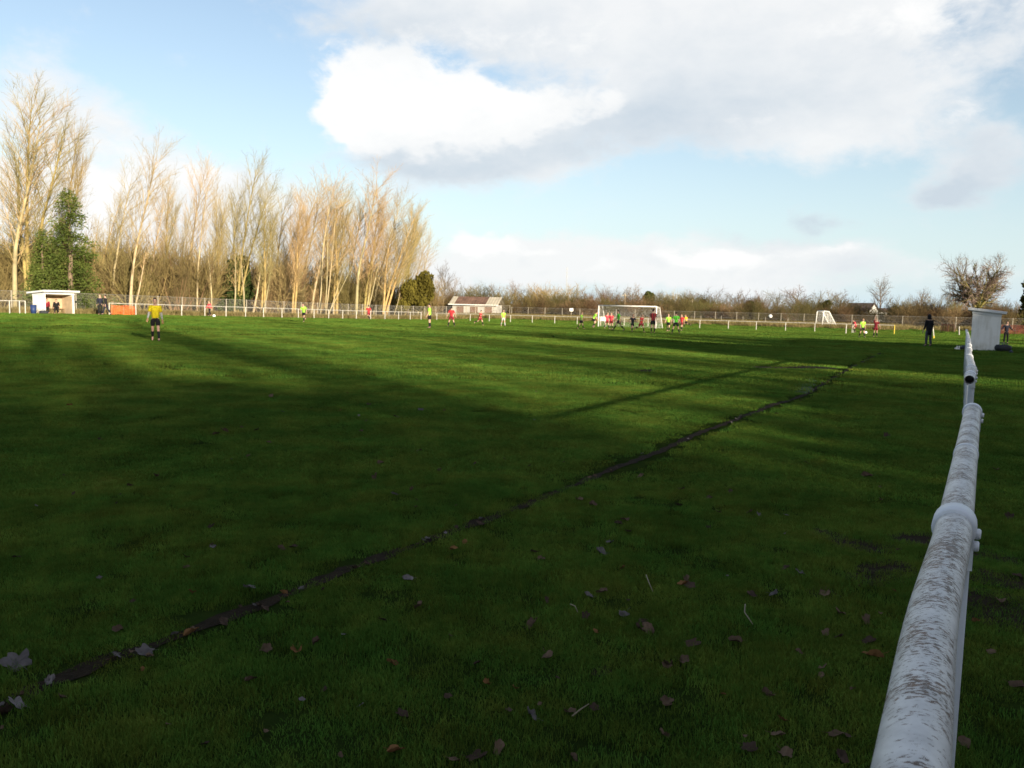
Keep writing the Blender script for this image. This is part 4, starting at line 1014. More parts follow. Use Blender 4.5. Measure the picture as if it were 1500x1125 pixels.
# ------------------------------------------------------------------ near rail
m_pipe, nt, out = new_mat('weathered_white_pipe')
b = N(nt, 'ShaderNodeBsdfPrincipled'); b.inputs['Roughness'].default_value = 0.45
mp = N(nt, 'ShaderNodeMapping'); mp.inputs['Rotation'].default_value = (0, 0, rad(27)); mp.inputs['Scale'].default_value = (88, 280, 88)
g_ = N(nt, 'ShaderNodeNewGeometry'); nt.links.new(g_.outputs['Position'], mp.inputs[0])
n1 = noise(nt, 1.0, 5, 0.65, mp.outputs[0]); n2 = noise(nt, 9.0, 4, 0.65, g_.outputs['Position'])
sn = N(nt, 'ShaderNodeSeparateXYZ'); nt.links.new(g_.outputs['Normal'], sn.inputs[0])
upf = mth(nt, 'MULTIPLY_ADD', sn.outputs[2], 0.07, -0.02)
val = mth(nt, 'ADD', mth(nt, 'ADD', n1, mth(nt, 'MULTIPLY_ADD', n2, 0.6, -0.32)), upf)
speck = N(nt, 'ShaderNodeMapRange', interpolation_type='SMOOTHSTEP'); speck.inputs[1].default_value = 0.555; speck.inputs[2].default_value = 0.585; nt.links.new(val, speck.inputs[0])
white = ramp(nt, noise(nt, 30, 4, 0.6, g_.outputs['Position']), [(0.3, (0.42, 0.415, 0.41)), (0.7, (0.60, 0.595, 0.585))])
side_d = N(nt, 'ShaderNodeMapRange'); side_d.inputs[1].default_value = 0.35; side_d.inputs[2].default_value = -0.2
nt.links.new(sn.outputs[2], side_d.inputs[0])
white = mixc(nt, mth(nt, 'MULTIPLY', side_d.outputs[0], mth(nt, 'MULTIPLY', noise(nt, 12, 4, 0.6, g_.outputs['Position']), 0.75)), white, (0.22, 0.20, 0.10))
rustc = ramp(nt, noise(nt, 60, 3, 0.6, g_.outputs['Position']), [(0.35, (0.040, 0.019, 0.008)), (0.7, (0.13, 0.058, 0.020))])
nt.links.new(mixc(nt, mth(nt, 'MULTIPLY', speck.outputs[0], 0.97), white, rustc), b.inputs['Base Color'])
bp = N(nt, 'ShaderNodeBump'); bp.inputs['Strength'].default_value = 0.5; bp.inputs['Distance'].default_value = 0.001; bp.invert = True
nt.links.new(speck.outputs[0], bp.inputs['Height']); nt.links.new(bp.outputs[0], b.inputs['Normal'])
nt.links.new(b.outputs[0], out.inputs[0])
m_clamp = mat('clamp_white_paint', (0.62, 0.64, 0.68), 0.45, 0.10, 14.0, 0.15, 0.4)
m_grey = mat('grey_post_paint', (0.36, 0.38, 0.40), 0.55, 0.15, 6.0, 0.15); m_dark = mat('dark_gap', (0.02, 0.02, 0.02), 0.9, 0.1, 2.0)
ZR = CAM_H - 0.43; RP = 0.034
def smooth_path(P, n):
    P = np.array([tuple(p) for p in P]); t = np.r_[0, np.cumsum(np.linalg.norm(np.diff(P, axis=0), axis=1))]; t /= t[-1]
    # Catmull-like cubic through points
    m = np.gradient(P, t, axis=0); q = np.linspace(0, 1, n); res = []
    for s_ in q:
        i = min(len(t) - 2, max(0, np.searchsorted(t, s_) - 1)); h = t[i + 1] - t[i]; x = (s_ - t[i]) / h
        res.append((2 * x ** 3 - 3 * x ** 2 + 1) * P[i] + (x ** 3 - 2 * x ** 2 + x) * h * m[i] + (-2 * x ** 3 + 3 * x ** 2) * P[i + 1] + (x ** 3 - x ** 2) * h * m[i + 1])
    return np.array(res)
seg1 = [on_plane(*p, ZR) for p in ((1338, 1100), (1361, 930), (1394, 790), (1411, 690), (1424.5, 601))]
d0 = seg1[0] - seg1[1]; d0.normalize(); d1 = Vector((-UX, -UY, 0))
seg1 = [seg1[0] + d0 * .5 + d1 * 1.9, seg1[0] + d0 * .35 + d1 * .4] + seg1
seg2 = [on_plane(*p, ZR) for p in ((1420, 557), (1423, 540), (1419.5, 522), (1419.5, 507), (1418.5, 495), (1416.5, 486.5), (1415.8, 483.5))]
nf = thing('rail_fence', (seg1[2].x, seg1[2].y, gz(seg1[2].x, seg1[2].y)), 'weathered white tubular rail running away along the right foreground', 'rail fence')
NB = Vector(nf.location)
def hollow(path, r, name, m):
    q = MB(); p = path - np.array(NB); n = len(p); q.tube(p, r, 24, False); q.tube(p, r - .004, 24, False)
    # end rings
    k = 24
    for e in (0, n - 1):
        base_o, base_i = e * k, n * k + e * k
        q.f += [(base_o + j, base_o + (j + 1) % k, base_i + (j + 1) % k, base_i + j) for j in range(k)]; q.m += [0] * k
    return q.build(name, m, nf, True)
p1 = smooth_path(seg1, 70); p2 = smooth_path(seg2, 60)
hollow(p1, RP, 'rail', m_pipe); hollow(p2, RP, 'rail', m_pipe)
def clamp(i_path, path, length, rr_, side_bolts=True, post=True, grey=False):
    c = path[i_path]; t = path[min(len(path) - 1, i_path + 1)] - path[max(0, i_path - 1)]; t /= np.linalg.norm(t)
    rt = np.cross(t, (0, 0, 1)); rt /= np.linalg.norm(rt); c = c - np.array(NB)
    q = MB(); h_ = length / 2
    q.tube([c - t * h_, c - t * h_ * .96, c + t * h_ * .96, c + t * h_], [rr_ - .003, rr_, rr_, rr_ - .003], 24)
    cl = q.build('clamp', m_clamp, nf, True)
    if side_bolts:
        for dz, ln in ((-.012, .014), (-.038, .012)):
            q = MB(); a = c + rt * (rr_ - .006) + np.array((0, 0, dz)); q.tube([a, a + rt * ln * .8, a + rt * ln], [.011, .011, .008], 10); q.build('bolt', m_clamp, cl, True)
        q = MB(); q.box(c + rt * (rr_ * .55) + np.array((0, 0, -.055)), (.03, .05, .06), Matrix.Rotation(math.atan2(rt[1], rt[0]), 3, 'Z')); q.build('lug', m_clamp, cl)
    if post:
        w = c + np.array(NB) + rt * .012; g0 = gz(w[0], w[1]) - NB.z
        q = MB(); q.tube([(w[0] - NB.x, w[1] - NB.y, g0 - .2), (w[0] - NB.x, w[1] - NB.y, c[2] - RP * .6)], .022, 14); q.build('post', m_grey, nf, True)
def nearest(path, P): return int(np.argmin(np.linalg.norm(path[:, :2] - np.array((P.x, P.y)), axis=1)))
clamp(nearest(p1, on_plane(1400, 764, ZR)), p1, .072, .0415)
clamp(nearest(p1, on_plane(1310, 1200, ZR)), p1, .05, .040, False, False)
clamp(len(p1) - 2, p1, .06, .041)
clamp(0, p1, .06, .041)
clamp(nearest(p1, on_plane(1413, 668, ZR)), p1, .03, .036, False, False)
clamp(1, p2, .10, .040, True, True, True)
i7 = nearest(p2, on_plane(1423, 539, ZR)); clamp(i7, p2, .07, .042, True, True, True)
dcum = np.r_[0, np.cumsum(np.linalg.norm(np.diff(p2, axis=0), axis=1))]
s_ = dcum[i7] + 2.3
while s_ < dcum[-1] - .3:
    clamp(int(np.argmin(abs(dcum - s_))), p2, .07, .041, False, True, True); s_ += 2.3
clamp(len(p2) - 2, p2, .07, .041, False, True, True)

# ------------------------------------------------------------------ people
m_skin = mat('skin', (0.50, 0.30, 0.22), 0.6, 0.08, 8.0); m_hair = mat('dark_hair', (0.02, 0.015, 0.012), 0.7, 0.2, 20.0); m_hairl = mat('fair_hair', (0.22, 0.14, 0.07), 0.7, 0.2, 20.0)
m_eye = mat('eye_dark', (0.01, 0.01, 0.01), 0.3, 0.1, 5.0); m_lip = mat('lip', (0.35, 0.12, 0.10), 0.5, 0.1, 5.0)
def cloth(name, col): return mat('cloth_' + name, col, 0.85, 0.12, 12.0, 0.1, 0.15)
m_num = cloth('number', (0.02, 0.02, 0.025))
C_LIME = cloth('lime', (0.29, 0.64, 0.06)); C_GREEN = cloth('green', (0.12, 0.52, 0.05)); C_RED = cloth('red', (0.46, 0.035, 0.04)); C_BRED = cloth('bright_red', (0.62, 0.06, 0.08))
C_MAR = cloth('maroon', (0.20, 0.02, 0.03)); C_BLK = cloth('black', (0.016, 0.016, 0.018)); C_NAVY = cloth('navy', (0.02, 0.022, 0.035)); C_YEL = cloth('yellow', (0.72, 0.56, 0.02))
C_ORG = cloth('amber', (0.75, 0.40, 0.02)); C_GREY = cloth('grey', (0.42, 0.42, 0.40)); C_JEAN = cloth('grey_jeans', (0.06, 0.065, 0.08)); C_WHT = cloth('white', (0.72, 0.72, 0.70)); C_GLV = cloth('tan_glove', (0.40, 0.24, 0.10))
m_str, nt, out = new_mat('cloth_red_black_stripes'); b = N(nt, 'ShaderNodeBsdfPrincipled'); b.inputs['Roughness'].default_value = 0.85
sp = N(nt, 'ShaderNodeSeparateXYZ'); nt.links.new(objc(nt), sp.inputs[0]); wv = mth(nt, 'SINE', mth(nt, 'MULTIPLY_ADD', sp.outputs[0], 30.0, 0.8))
nt.links.new(ramp(nt, wv, [(0.45, (0.34, 0.025, 0.03)), (0.55, (0.012, 0.012, 0.016))]), b.inputs['Base Color']); nt.links.new(b.outputs[0], out.inputs[0])
SKINJOBS = []
def skin_job(verts, edges, radii, sub=1):
    me = bpy.data.meshes.new('tmp'); me.from_pydata([tuple(v) for v in verts], edges, [])
    o = bpy.data.objects.new('tmp', me); COL.objects.link(o)
    md = o.modifiers.new('s', 'SKIN'); md.use_smooth_shade = True
    for i, r_ in enumerate(radii): me.skin_vertices[0].data[i].radius = r_ if hasattr(r_, '__len__') else (r_, r_)
    me.skin_vertices[0].data[0].use_root = True
    sb = o.modifiers.new('u', 'SUBSURF'); sb.levels = sub; sb.render_levels = sub
    return o
def Rx(a): return np.array(Matrix.Rotation(a, 3, 'X'))
def Ry(a): return np.array(Matrix.Rotation(a, 3, 'Y'))
PEOPLE = []
def person(P, yaw, label, shirt, shorts, socks, pose, height=1.77, sleeves='short', trousers=False, hair=m_hair, hood=False, gloves=False, group=None, number=False, sleeve_mat=None, coat=False):
    p = dict(legs=((5, 4, 5), (-8, 4, 12)), arms=((10, 10, 15), (-8, 10, 20)), lean=2, head=0); p.update(pose)
    J = {}
    J['pel'] = np.array((0, 0, 0.0)); lean = Rx(-rad(p['lean'])); up = lambda v: lean @ np.array(v, float)
    J['waist'] = up((0, 0, .14)); J['chest'] = up((0, .01, .34)); J['neck'] = up((0, 0, .52)); J['throat'] = up((0, .015, .58)); J['head'] = up((0, .03, .68))
    for i, sg in enumerate((-1, 1)):
        h = np.array((sg * .095, 0, -.04)); fl, ab, kn = [rad(a) for a in p['legs'][i]]
        R1 = Ry(-sg * ab) @ Rx(fl); k = h + R1 @ np.array((0, 0, -.42)); R2 = R1 @ Rx(-kn); a = k + R2 @ np.array((0, 0, -.42))
        fd = R2 @ np.array((0, 1.0, 0)); 
        if fd[2] > -.4 and not p.get('toe'): fd = np.array((fd[0], fd[1], fd[2] * .25)); 
        fd /= np.linalg.norm(fd)
        heel = a - fd * .05 + R2 @ np.array((0, 0, -.045)); toe = heel + fd * .24
        J['hip%d' % i], J['knee%d' % i], J['ank%d' % i], J['heel%d' % i], J['toe%d' % i] = h, k, a, heel, toe
        s_ = up((sg * .18, 0, .47)); fl, ab, el = [rad(x) for x in p['arms'][i]]
        A1 = lean @ Ry(-sg * ab) @ Rx(fl); e = s_ + A1 @ np.array((0, 0, -.29)); A2 = A1 @ Rx(el); w = e + A2 @ np.array((0, 0, -.25)); hd = w + A2 @ np.array((0, 0.01, -.09))
        J['sho%d' % i], J['elb%d' % i], J['wri%d' % i], J['hand%d' % i] = s_, e, w, hd; J['hR%d' % i] = A2
    zmin = min(min(J['heel%d' % i][2], J['toe%d' % i][2]) for i in (0, 1)) - .035
    for k in J:
        if not k.startswith('hR'): J[k] = J[k] - np.array((0, 0, zmin))
    sc = height / 1.80
    root = thing('person', P, label, 'person', group, yaw); root.scale = (sc, sc, sc)
    names = ['pel', 'waist', 'chest', 'neck', 'throat', 'head', 'hip0', 'knee0', 'ank0', 'toe0', 'hip1', 'knee1', 'ank1', 'toe1', 'sho0', 'elb0', 'wri0', 'hand0', 'sho1', 'elb1', 'wri1', 'hand1']
    ix = {n: i for i, n in enumerate(names)}
    ed = [('pel', 'waist'), ('waist', 'chest'), ('chest', 'neck'), ('neck', 'throat'), ('throat', 'head')]
    for i in '01': ed += [('pel', 'hip' + i), ('hip' + i, 'knee' + i), ('knee' + i, 'ank' + i), ('ank' + i, 'toe' + i), ('neck', 'sho' + i), ('sho' + i, 'elb' + i), ('elb' + i, 'wri' + i), ('wri' + i, 'hand' + i)]
    R = dict(pel=(.10, .075), waist=(.105, .078), chest=(.14, .10), neck=(.08, .07), throat=.05, head=.075)
    for i in '01': R.update({'hip' + i: .078, 'knee' + i: .056, 'ank' + i: .038, 'toe' + i: .03, 'sho' + i: .058, 'elb' + i: .040, 'wri' + i: .027, 'hand' + i: (.038, .02)})
    jobs = [('body', skin_job([J[n] for n in names], [(ix[a], ix[b_]) for a, b_ in ed], [R[n] for n in names]), m_skin)]
    mid = lambda a, b_, t_: a * (1 - t_) + b_ * t_
    # shirt
    e_ = 1.0 if sleeves == 'long' else 0.62
    v = [J['pel'] - np.array((0, 0, .07)), J['waist'], J['chest'], mid(J['chest'], J['neck'], .8), J['neck'] + np.array((0, 0, .01))]; ee = [(0, 1), (1, 2), (2, 3), (3, 4)]; rr_ = [(.17, .13), (.155, .12), (.17, .125), (.12, .09), (.07, .065)]
    if coat: v[0] = J['pel'] - np.array((0, 0, .36)); rr_[0] = (.19, .15); rr_[1] = (.17, .135)
    for i in '01':
        n = len(v)
        if sleeves == 'long': v += [J['sho' + i], J['elb' + i], mid(J['elb' + i], J['wri' + i], .95)]; ee += [(3, n), (n, n + 1), (n + 1, n + 2)]; rr_ += [.078, .060, .043]
        else: v += [J['sho' + i], mid(J['sho' + i], J['elb' + i], .8)]; ee += [(3, n), (n, n + 1)]; rr_ += [.08, .07]
    jobs.append(('jacket' if trousers and sleeves == 'long' else 'shirt', skin_job(v, ee, rr_), shirt))
    if sleeve_mat:
        for i in '01': jobs.append(('undersleeve', skin_job([mid(J['sho' + i], J['elb' + i], .7), J['elb' + i], mid(J['elb' + i], J['wri' + i], .95)], [(0, 1), (1, 2)], [.055, .05, .036]), sleeve_mat))
    # shorts / trousers
    v = [J['pel'] + np.array((0, 0, .10)), J['pel'] - np.array((0, 0, .03))]; ee = [(0, 1)]; rr_ = [(.16, .12), (.17, .135)]
    for i in '01':
        n = len(v)
        if trousers: v += [J['hip' + i], J['knee' + i], mid(J['knee' + i], J['ank' + i], .95)]; ee += [(1, n), (n, n + 1), (n + 1, n + 2)]; rr_ += [.105, .078, .062]
        else: v += [J['hip' + i], mid(J['hip' + i], J['knee' + i], .72)]; ee += [(1, n), (n, n + 1)]; rr_ += [.11, .105]
    jobs.append(('trousers' if trousers else 'shorts', skin_job(v, ee, rr_), shorts))
    for i in '01':
        if not trousers: jobs.append(('sock', skin_job([mid(J['knee' + i], J['ank' + i], .15), mid(J['knee' + i], J['ank' + i], .45), mid(J['knee' + i], J['ank' + i], .98)], [(0, 1), (1, 2)], [.060, .062, .043]), socks))
        jobs.append(('boot', skin_job([J['heel' + i] + np.array((0, 0, .012)), mid(J['heel' + i], J['toe' + i], .5) + np.array((0, 0, .01)), J['toe' + i]], [(0, 1), (1, 2)], [(.042, .045), (.045, .04), (.035, .03)]), C_BLK))
        if gloves: jobs.append(('glove', skin_job([J['wri' + i], J['hand' + i], J['hand' + i] + J['hR' + i] @ np.array((0, .01, -.09))], [(0, 1), (1, 2)], [.04, (.055, .035), (.05, .03)]), C_GLV))
    PEOPLE.append((root, J, jobs, p, hair, hood, number)); return root
def finish_people():
    bpy.context.view_layer.update(); dg = bpy.context.evaluated_depsgraph_get()
    for root, J, jobs, p, hair, hood, number in PEOPLE:
        hR = np.array(Matrix.Rotation(rad(p.get('head', 0)), 3, 'Z')) @ Rx(-rad(p['lean'] * .4))
        hc = J['head'] + np.array((0, .005, .035)); H = lambda v: hc + hR @ np.array(v, float)
        for nm, ob, m in jobs:
            me = bpy.data.meshes.new_from_object(ob.evaluated_get(dg)); me.name = nm
            me.materials.clear(); me.materials.append(m)
            if nm == 'body':
                q = MB(); q.ball((0, 0, 0), (.076, .098, .118), 16, 12)
                for sg in (-1, 1): q.ball((sg * .078, -.005, -.01), (.014, .026, .034), 8, 6)          # ears
                q.tube([(0, .088, .02), (0, .112, -.022), (0, .098, -.03)], [.010, .017, .012], 6)       # nose
                q.ball((0, .045, -.075), (.048, .05, .042), 10, 8)                                       # jaw and chin
                for sg in (-1, 1): q.ball((sg * .030, .086, .012), (.014, .010, .009), 8, 6, 1)          # eyes
                q.ball((0, .092, -.052), (.024, .008, .007), 8, 6, 2)                                     # mouth
                for a in range(len(q.v)): q.v[a] = q.v[a] @ hR.T + hc
                for i in (0, 1):
                    A = J['hR%d' % i]; h = J['hand%d' % i]; sg = -1 if i == 0 else 1
                    for f, (ox, ln) in enumerate(((-.030, .075), (-.010, .085), (.010, .080), (.029, .062))):
                        b0 = h + A @ np.array((.01, ox, -.01)); k1 = b0 + A @ np.array((-sg * .008, 0, -ln * .55)); k2 = k1 + A @ np.array((-sg * .025, 0, -ln * .5))
                        q.tube([b0, k1, k2], [.0105, .0095, .007], 6)
                    b0 = h + A @ np.array((0, .025, .03)); q.tube([b0, b0 + A @ np.array((-sg * .02, .035, -.03)), b0 + A @ np.array((-sg * .03, .04, -.065))], [.013, .011, .008], 6)
                tmp = q.mesh('t', [m_skin, m_eye, m_lip], True)
                bm = bmesh.new(); bm.from_mesh(me); bm.from_mesh(tmp); me.materials.append(m_eye); me.materials.append(m_lip)
                bm.to_mesh(me); bm.free()
            o = bpy.data.objects.new(nm, me); link(o, root); me.polygons.foreach_set('use_smooth', [True] * len(me.polygons))
            if nm == 'shirt' and number:
                cu = bpy.data.curves.new('shirt_number', 'FONT'); cu.body = '1'; cu.size = .30; cu.extrude = .004; cu.align_x = 'CENTER'; cu.align_y = 'CENTER'
                to = bpy.data.objects.new('tmp', cu); COL.objects.link(to); bpy.context.view_layer.update()
                tm = bpy.data.meshes.new_from_object(to.evaluated_get(bpy.context.evaluated_depsgraph_get())); bpy.data.objects.remove(to); tm.materials.clear(); tm.materials.append(m_num)
                no = bpy.data.objects.new('shirt_number', tm); link(no, o); no.location = Vector(J['chest'] + np.array((0, -.135, -.02))); no.rotation_euler = (rad(90), 0, 0)
        if hood:
            q = MB(); q.ball(H((0, -.012, .01)), (.105, .115, .145), 14, 10); q.ball(H((0, -.03, -.10)), (.12, .10, .08), 12, 8)
            # face opening left free in front
            me = q.mesh('hood', C_BLK, True); bm = bmesh.new(); bm.from_mesh(me)
            inv = hR.T
            dl_ = [f for f in bm.faces if (inv @ (np.array(f.calc_center_median()) - hc))[1] > .062]
            bmesh.ops.delete(bm, geom=dl_, context='FACES'); bm.to_mesh(me); bm.free()
            o = bpy.data.objects.new('hood', me); link(o, root)
        else:
            q = MB(); q.ball((0, -.012, .022), (.084, .102, .108), 16, 12); q.v[0] = q.v[0] @ hR.T + hc
            me = q.mesh('hair', hair, True); bm = bmesh.new(); bm.from_mesh(me); inv = hR.T
            dl_ = []
            for f in bm.faces:
                l_ = inv @ (np.array(f.calc_center_median()) - hc)
                if l_[2] < -.035 or (l_[1] > .05 and l_[2] < .065) or (l_[1] > 0.0 and l_[2] < .0): dl_.append(f)
            bmesh.ops.delete(bm, geom=dl_, context='FACES'); bm.to_mesh(me); bm.free()
            o = bpy.data.objects.new('hair', me); link(o, root)
    for root, J, jobs, *_ in PEOPLE:
        for nm, ob, m in jobs:
            me = ob.data; bpy.data.objects.remove(ob); bpy.data.meshes.remove(me)
STAND = dict(); RUN_A = dict(legs=((35, 3, 30), (-28, 3, 55)), arms=((-35, 12, 75), (35, 12, 75)), lean=10)
RUN_B = dict(legs=((-30, 3, 60), (38, 3, 25)), arms=((35, 14, 70), (-35, 14, 70)), lean=10)
WALK = dict(legs=((18, 3, 6), (-16, 3, 18)), arms=((-18, 12, 18), (18, 12, 18)), lean=3)
WIDE = dict(legs=((6, 14, 6), (-4, 14, 6)), arms=((-5, 22, 18), (-5, 22, 18)), lean=3)
CROUCH = dict(legs=((45, 8, 75), (25, 8, 60)), arms=((30, 10, 40), (30, 10, 40)), lean=28)
TOG = dict(legs=((0, 1, 2), (-2, 1, 2)), arms=((5, 9, 20), (-3, 9, 20)), lean=0)
def at_px(px, foot, top, yaw, label, *a, **k):
    P = at(px, foot); H = tree_top(P, px, top) / k.pop('squash', 1.0)
    H = min(1.98, max(1.62, H)); return person(P, rad(yaw), label, *a, height=H, **k)
TG = 'footballers on the pitch'
at_px(228, 500.5, 436.5, 200, 'person in yellow shirt with grey undersleeves walking, nearest player on the left', C_YEL, C_BLK, C_BLK, dict(legs=((16, 3, 10), (-14, 3, 25)), arms=((-10, 9, 16), (14, 11, 20)), lean=0), sleeve_mat=C_GREY, gloves=True, group=TG)
at_px(307, 463.5, 441.5, 150, 'person in bright red top and black trousers by the far rail', C_BRED, C_BLK, C_BLK, WALK, sleeves='long', trousers=True, hair=m_hairl)
at_px(445, 472, 443, 170, 'person in lime shirt running alone in front of the far rail', C_LIME, C_BLK, C_BLK, RUN_A, group=TG)
at_px(540, 469, 445.5, 20, 'person in red running near the far rail, furthest left in red', C_RED, C_MAR, C_BLK, RUN_B, group=TG)
at_px(629, 481, 444.5, 85, 'person in green shirt standing still with black shorts, left of midfield', C_LIME, C_BLK, C_BLK, TOG, group=TG)
at_px(661, 479, 448.5, 0, 'person with dark yoke on a red shirt, black socks, standing in midfield', C_RED, C_MAR, C_BLK, WIDE, group=TG)
at_px(703, 477, 453, 240, 'person in red running before the barn', C_RED, C_MAR, C_BLK, RUN_A, group=TG)
at_px(737, 478.5, 455.5, 200, 'person in lime shirt walking right of the red runner by the barn', C_LIME, C_GREY, C_GREY, WALK, group=TG, hair=m_hairl)
at_px(851, 483, 457, 250, 'person in lime shirt left of the goal, further left of the pair', C_LIME, C_BLK, C_BLK, WALK, group=TG, hair=m_hairl)
at_px(868.5, 480.5, 458, 270, 'person in lime shirt bending close to the left goalpost', C_LIME, C_BLK, C_BLK, CROUCH, group=TG, squash=.85)
at_px(889, 482, 458, 200, 'person in bright red, left one of the pair inside the goal mouth', C_BRED, C_MAR, C_BLK, WALK, group=TG, hair=m_hairl)
at_px(895, 482.5, 459, 160, 'person in bright red, right one of the pair inside the goal mouth', C_BRED, C_MAR, C_BLK, STAND, group=TG, hair=m_hairl)
at_px(906, 485.5, 453, 90, 'person in darker green shirt striding left before the goal', C_GREEN, C_BLK, C_BLK, dict(legs=((35, 5, 8), (-25, 5, 20)), arms=((-20, 12, 30), (20, 12, 30)), lean=6), group=TG)
at_px(926, 486.5, 460, 190, 'person in black shirt and shorts running before the goal', C_NAVY, C_BLK, C_BLK, RUN_B, group=TG, hair=m_hairl)
at_px(938.5, 487, 461, 220, 'person in red running with one leg kicked back before the goal', C_RED, C_MAR, C_BLK, RUN_A, group=TG, hair=m_hairl)
at_px(956, 488.5, 450, 0, 'tall person in red and black striped shirt standing feet together at right goalpost', m_str, C_BLK, C_BLK, TOG, group=TG)
at_px(978.5, 486, 461, 160, 'person in lime shirt behind the wide-legged green player', C_LIME, C_BLK, C_BLK, WALK, group=TG, hair=m_hairl)
at_px(989.5, 489.5, 456.5, 0, 'person in green shirt with number on back, legs wide apart right of goal', C_GREEN, C_BLK, C_BLK, WIDE, group=TG, number=True)
at_px(998, 485, 462, 140, 'person in red just right of the wide-legged green player', C_RED, C_MAR, C_BLK, WALK, group=TG, hair=m_hairl)
at_px(1005, 480, 459.5, 60, 'person in amber shirt running right of the goal', C_ORG, C_BLK, C_BLK, RUN_B, group=TG, hair=m_hairl)
at_px(1253, 488, 471, 90, 'person in red crouching left of the lime player near the corner', C_BRED, C_MAR, C_BLK, CROUCH, group=TG, squash=.8)
at_px(1262.5, 495, 467.5, 180, 'person in lime shirt with the ball at the near corner', C_LIME, C_BLK, C_BLK, WALK, group=TG, hair=m_hairl)
at_px(1282, 494, 466, 170, 'person in maroon with one arm raised near the corner', C_MAR, C_MAR, C_BLK, dict(arms=((8, 20, 20), (165, 8, 10)), legs=((2, 3, 4), (-2, 3, 4))), group=TG, hair=m_hairl)
at_px(1359, 507.5, 460.5, 10, 'hooded person in long black coat standing on the right side of the pitch', C_BLK, C_JEAN, C_BLK, dict(legs=((3, 1, 3), (-4, 1, 4)), arms=((6, 8, 12), (4, 8, 12)), lean=0), sleeves='long', trousers=True, hood=True, coat=True)
at_px(1473, 503.5, 470.5, 175, 'person in dark jacket with hands on hips right of the white shelter', C_NAVY, C_BLK, C_BLK, dict(arms=((-10, 35, 75), (-10, 35, 75)), legs=((0, 3, 2), (0, 3, 2)), lean=0), sleeves='long', trousers=True)
at_px(147, 461.5, 431.5, 200, 'person in dark tracksuit with reddish face, left of two standing by the dugout', C_NAVY, C_BLK, C_BLK, dict(TOG, head=-30), sleeves='long', trousers=True, hair=m_hairl)
at_px(155.5, 462, 431.5, 90, 'person in black tracksuit facing left, right of two standing by the dugout', C_BLK, C_NAVY, C_BLK, WALK, sleeves='long', trousers=True)
# the two on the dugout bench
fr = np.array((UX, UY, 0)); back = np.array(UVxy(0, -1) + (0,))
SIT = dict(legs=((84, 6, 80), (80, 8, 76)), arms=((35, 8, 40), (30, 8, 50)), lean=22)
for px, lab, sh, ps in ((77, 'person seated on the left of the dugout bench in red and black', C_MAR, SIT), (91, 'person seated on the right of the dugout bench in black', C_BLK, dict(SIT, arms=((50, 16, 60), (20, 12, 60)), lean=28))):
    P = on_v(px, -70.2); P = P + Vector(back * 0.85); P.z = gz(P.x, P.y)
    person(P, rad(180 + 61 - 90 + 60), lab, sh, C_BLK, C_BLK, ps, height=1.76, sleeves='long', trousers=True)
finish_people()

# ------------------------------------------------------------------ balls, bags and small things
m_ball, nt, out = new_mat('ball_white'); b = N(nt, 'ShaderNodeBsdfPrincipled'); b.inputs['Roughness'].default_value = 0.4
vo = N(nt, 'ShaderNodeTexVoronoi'); vo.inputs['Scale'].default_value = 8.0; nt.links.new(objc(nt), vo.inputs['Vector'])
nt.links.new(ramp(nt, vo.outputs['Distance'], [(0.12, (0.08, 0.08, 0.09)), (0.2, (0.8, 0.8, 0.78))]), b.inputs['Base Color']); nt.links.new(b.outputs[0], out.inputs[0])
def ball(P, lab, r=0.115):
    q = MB(); q.ball((0, 0, 0), r, 20, 14); o = q.build('football', m_ball, None, True, loc=P); tag(o, lab, 'ball', None)
P = at(120, 459.5); ball(P + Vector((0, 0, .12)), 'white football on the grass just right of the dugout', .15)
P = at(313.5, 464.5); ball(P + Vector((0, 0, .12)), 'white football at the feet of the person in bright red', .15)
P = at(1268, 489); ball(P + Vector((0, 0, .14)), 'white football at the feet of the lime player near the corner', .15)
P = on_u(1128.5, 90, 463); P.z = z_at(P, 1128.5, 463.2); ball(P, 'white football high in the air right of the goal', .19)
P = on_u(837, 128); o = thing('white_sign', P, 'small white sign on a post by the far fence left of the goal', 'sign')
q = MB(); q.box((0, 0, 1.45), (.6, .04, .5)); q.build('board', m_goal, o); q = MB(); q.tube([(0, .05, -.1), (0, .05, 1.5)], .035, 6); q.build('post', m_wood, o)
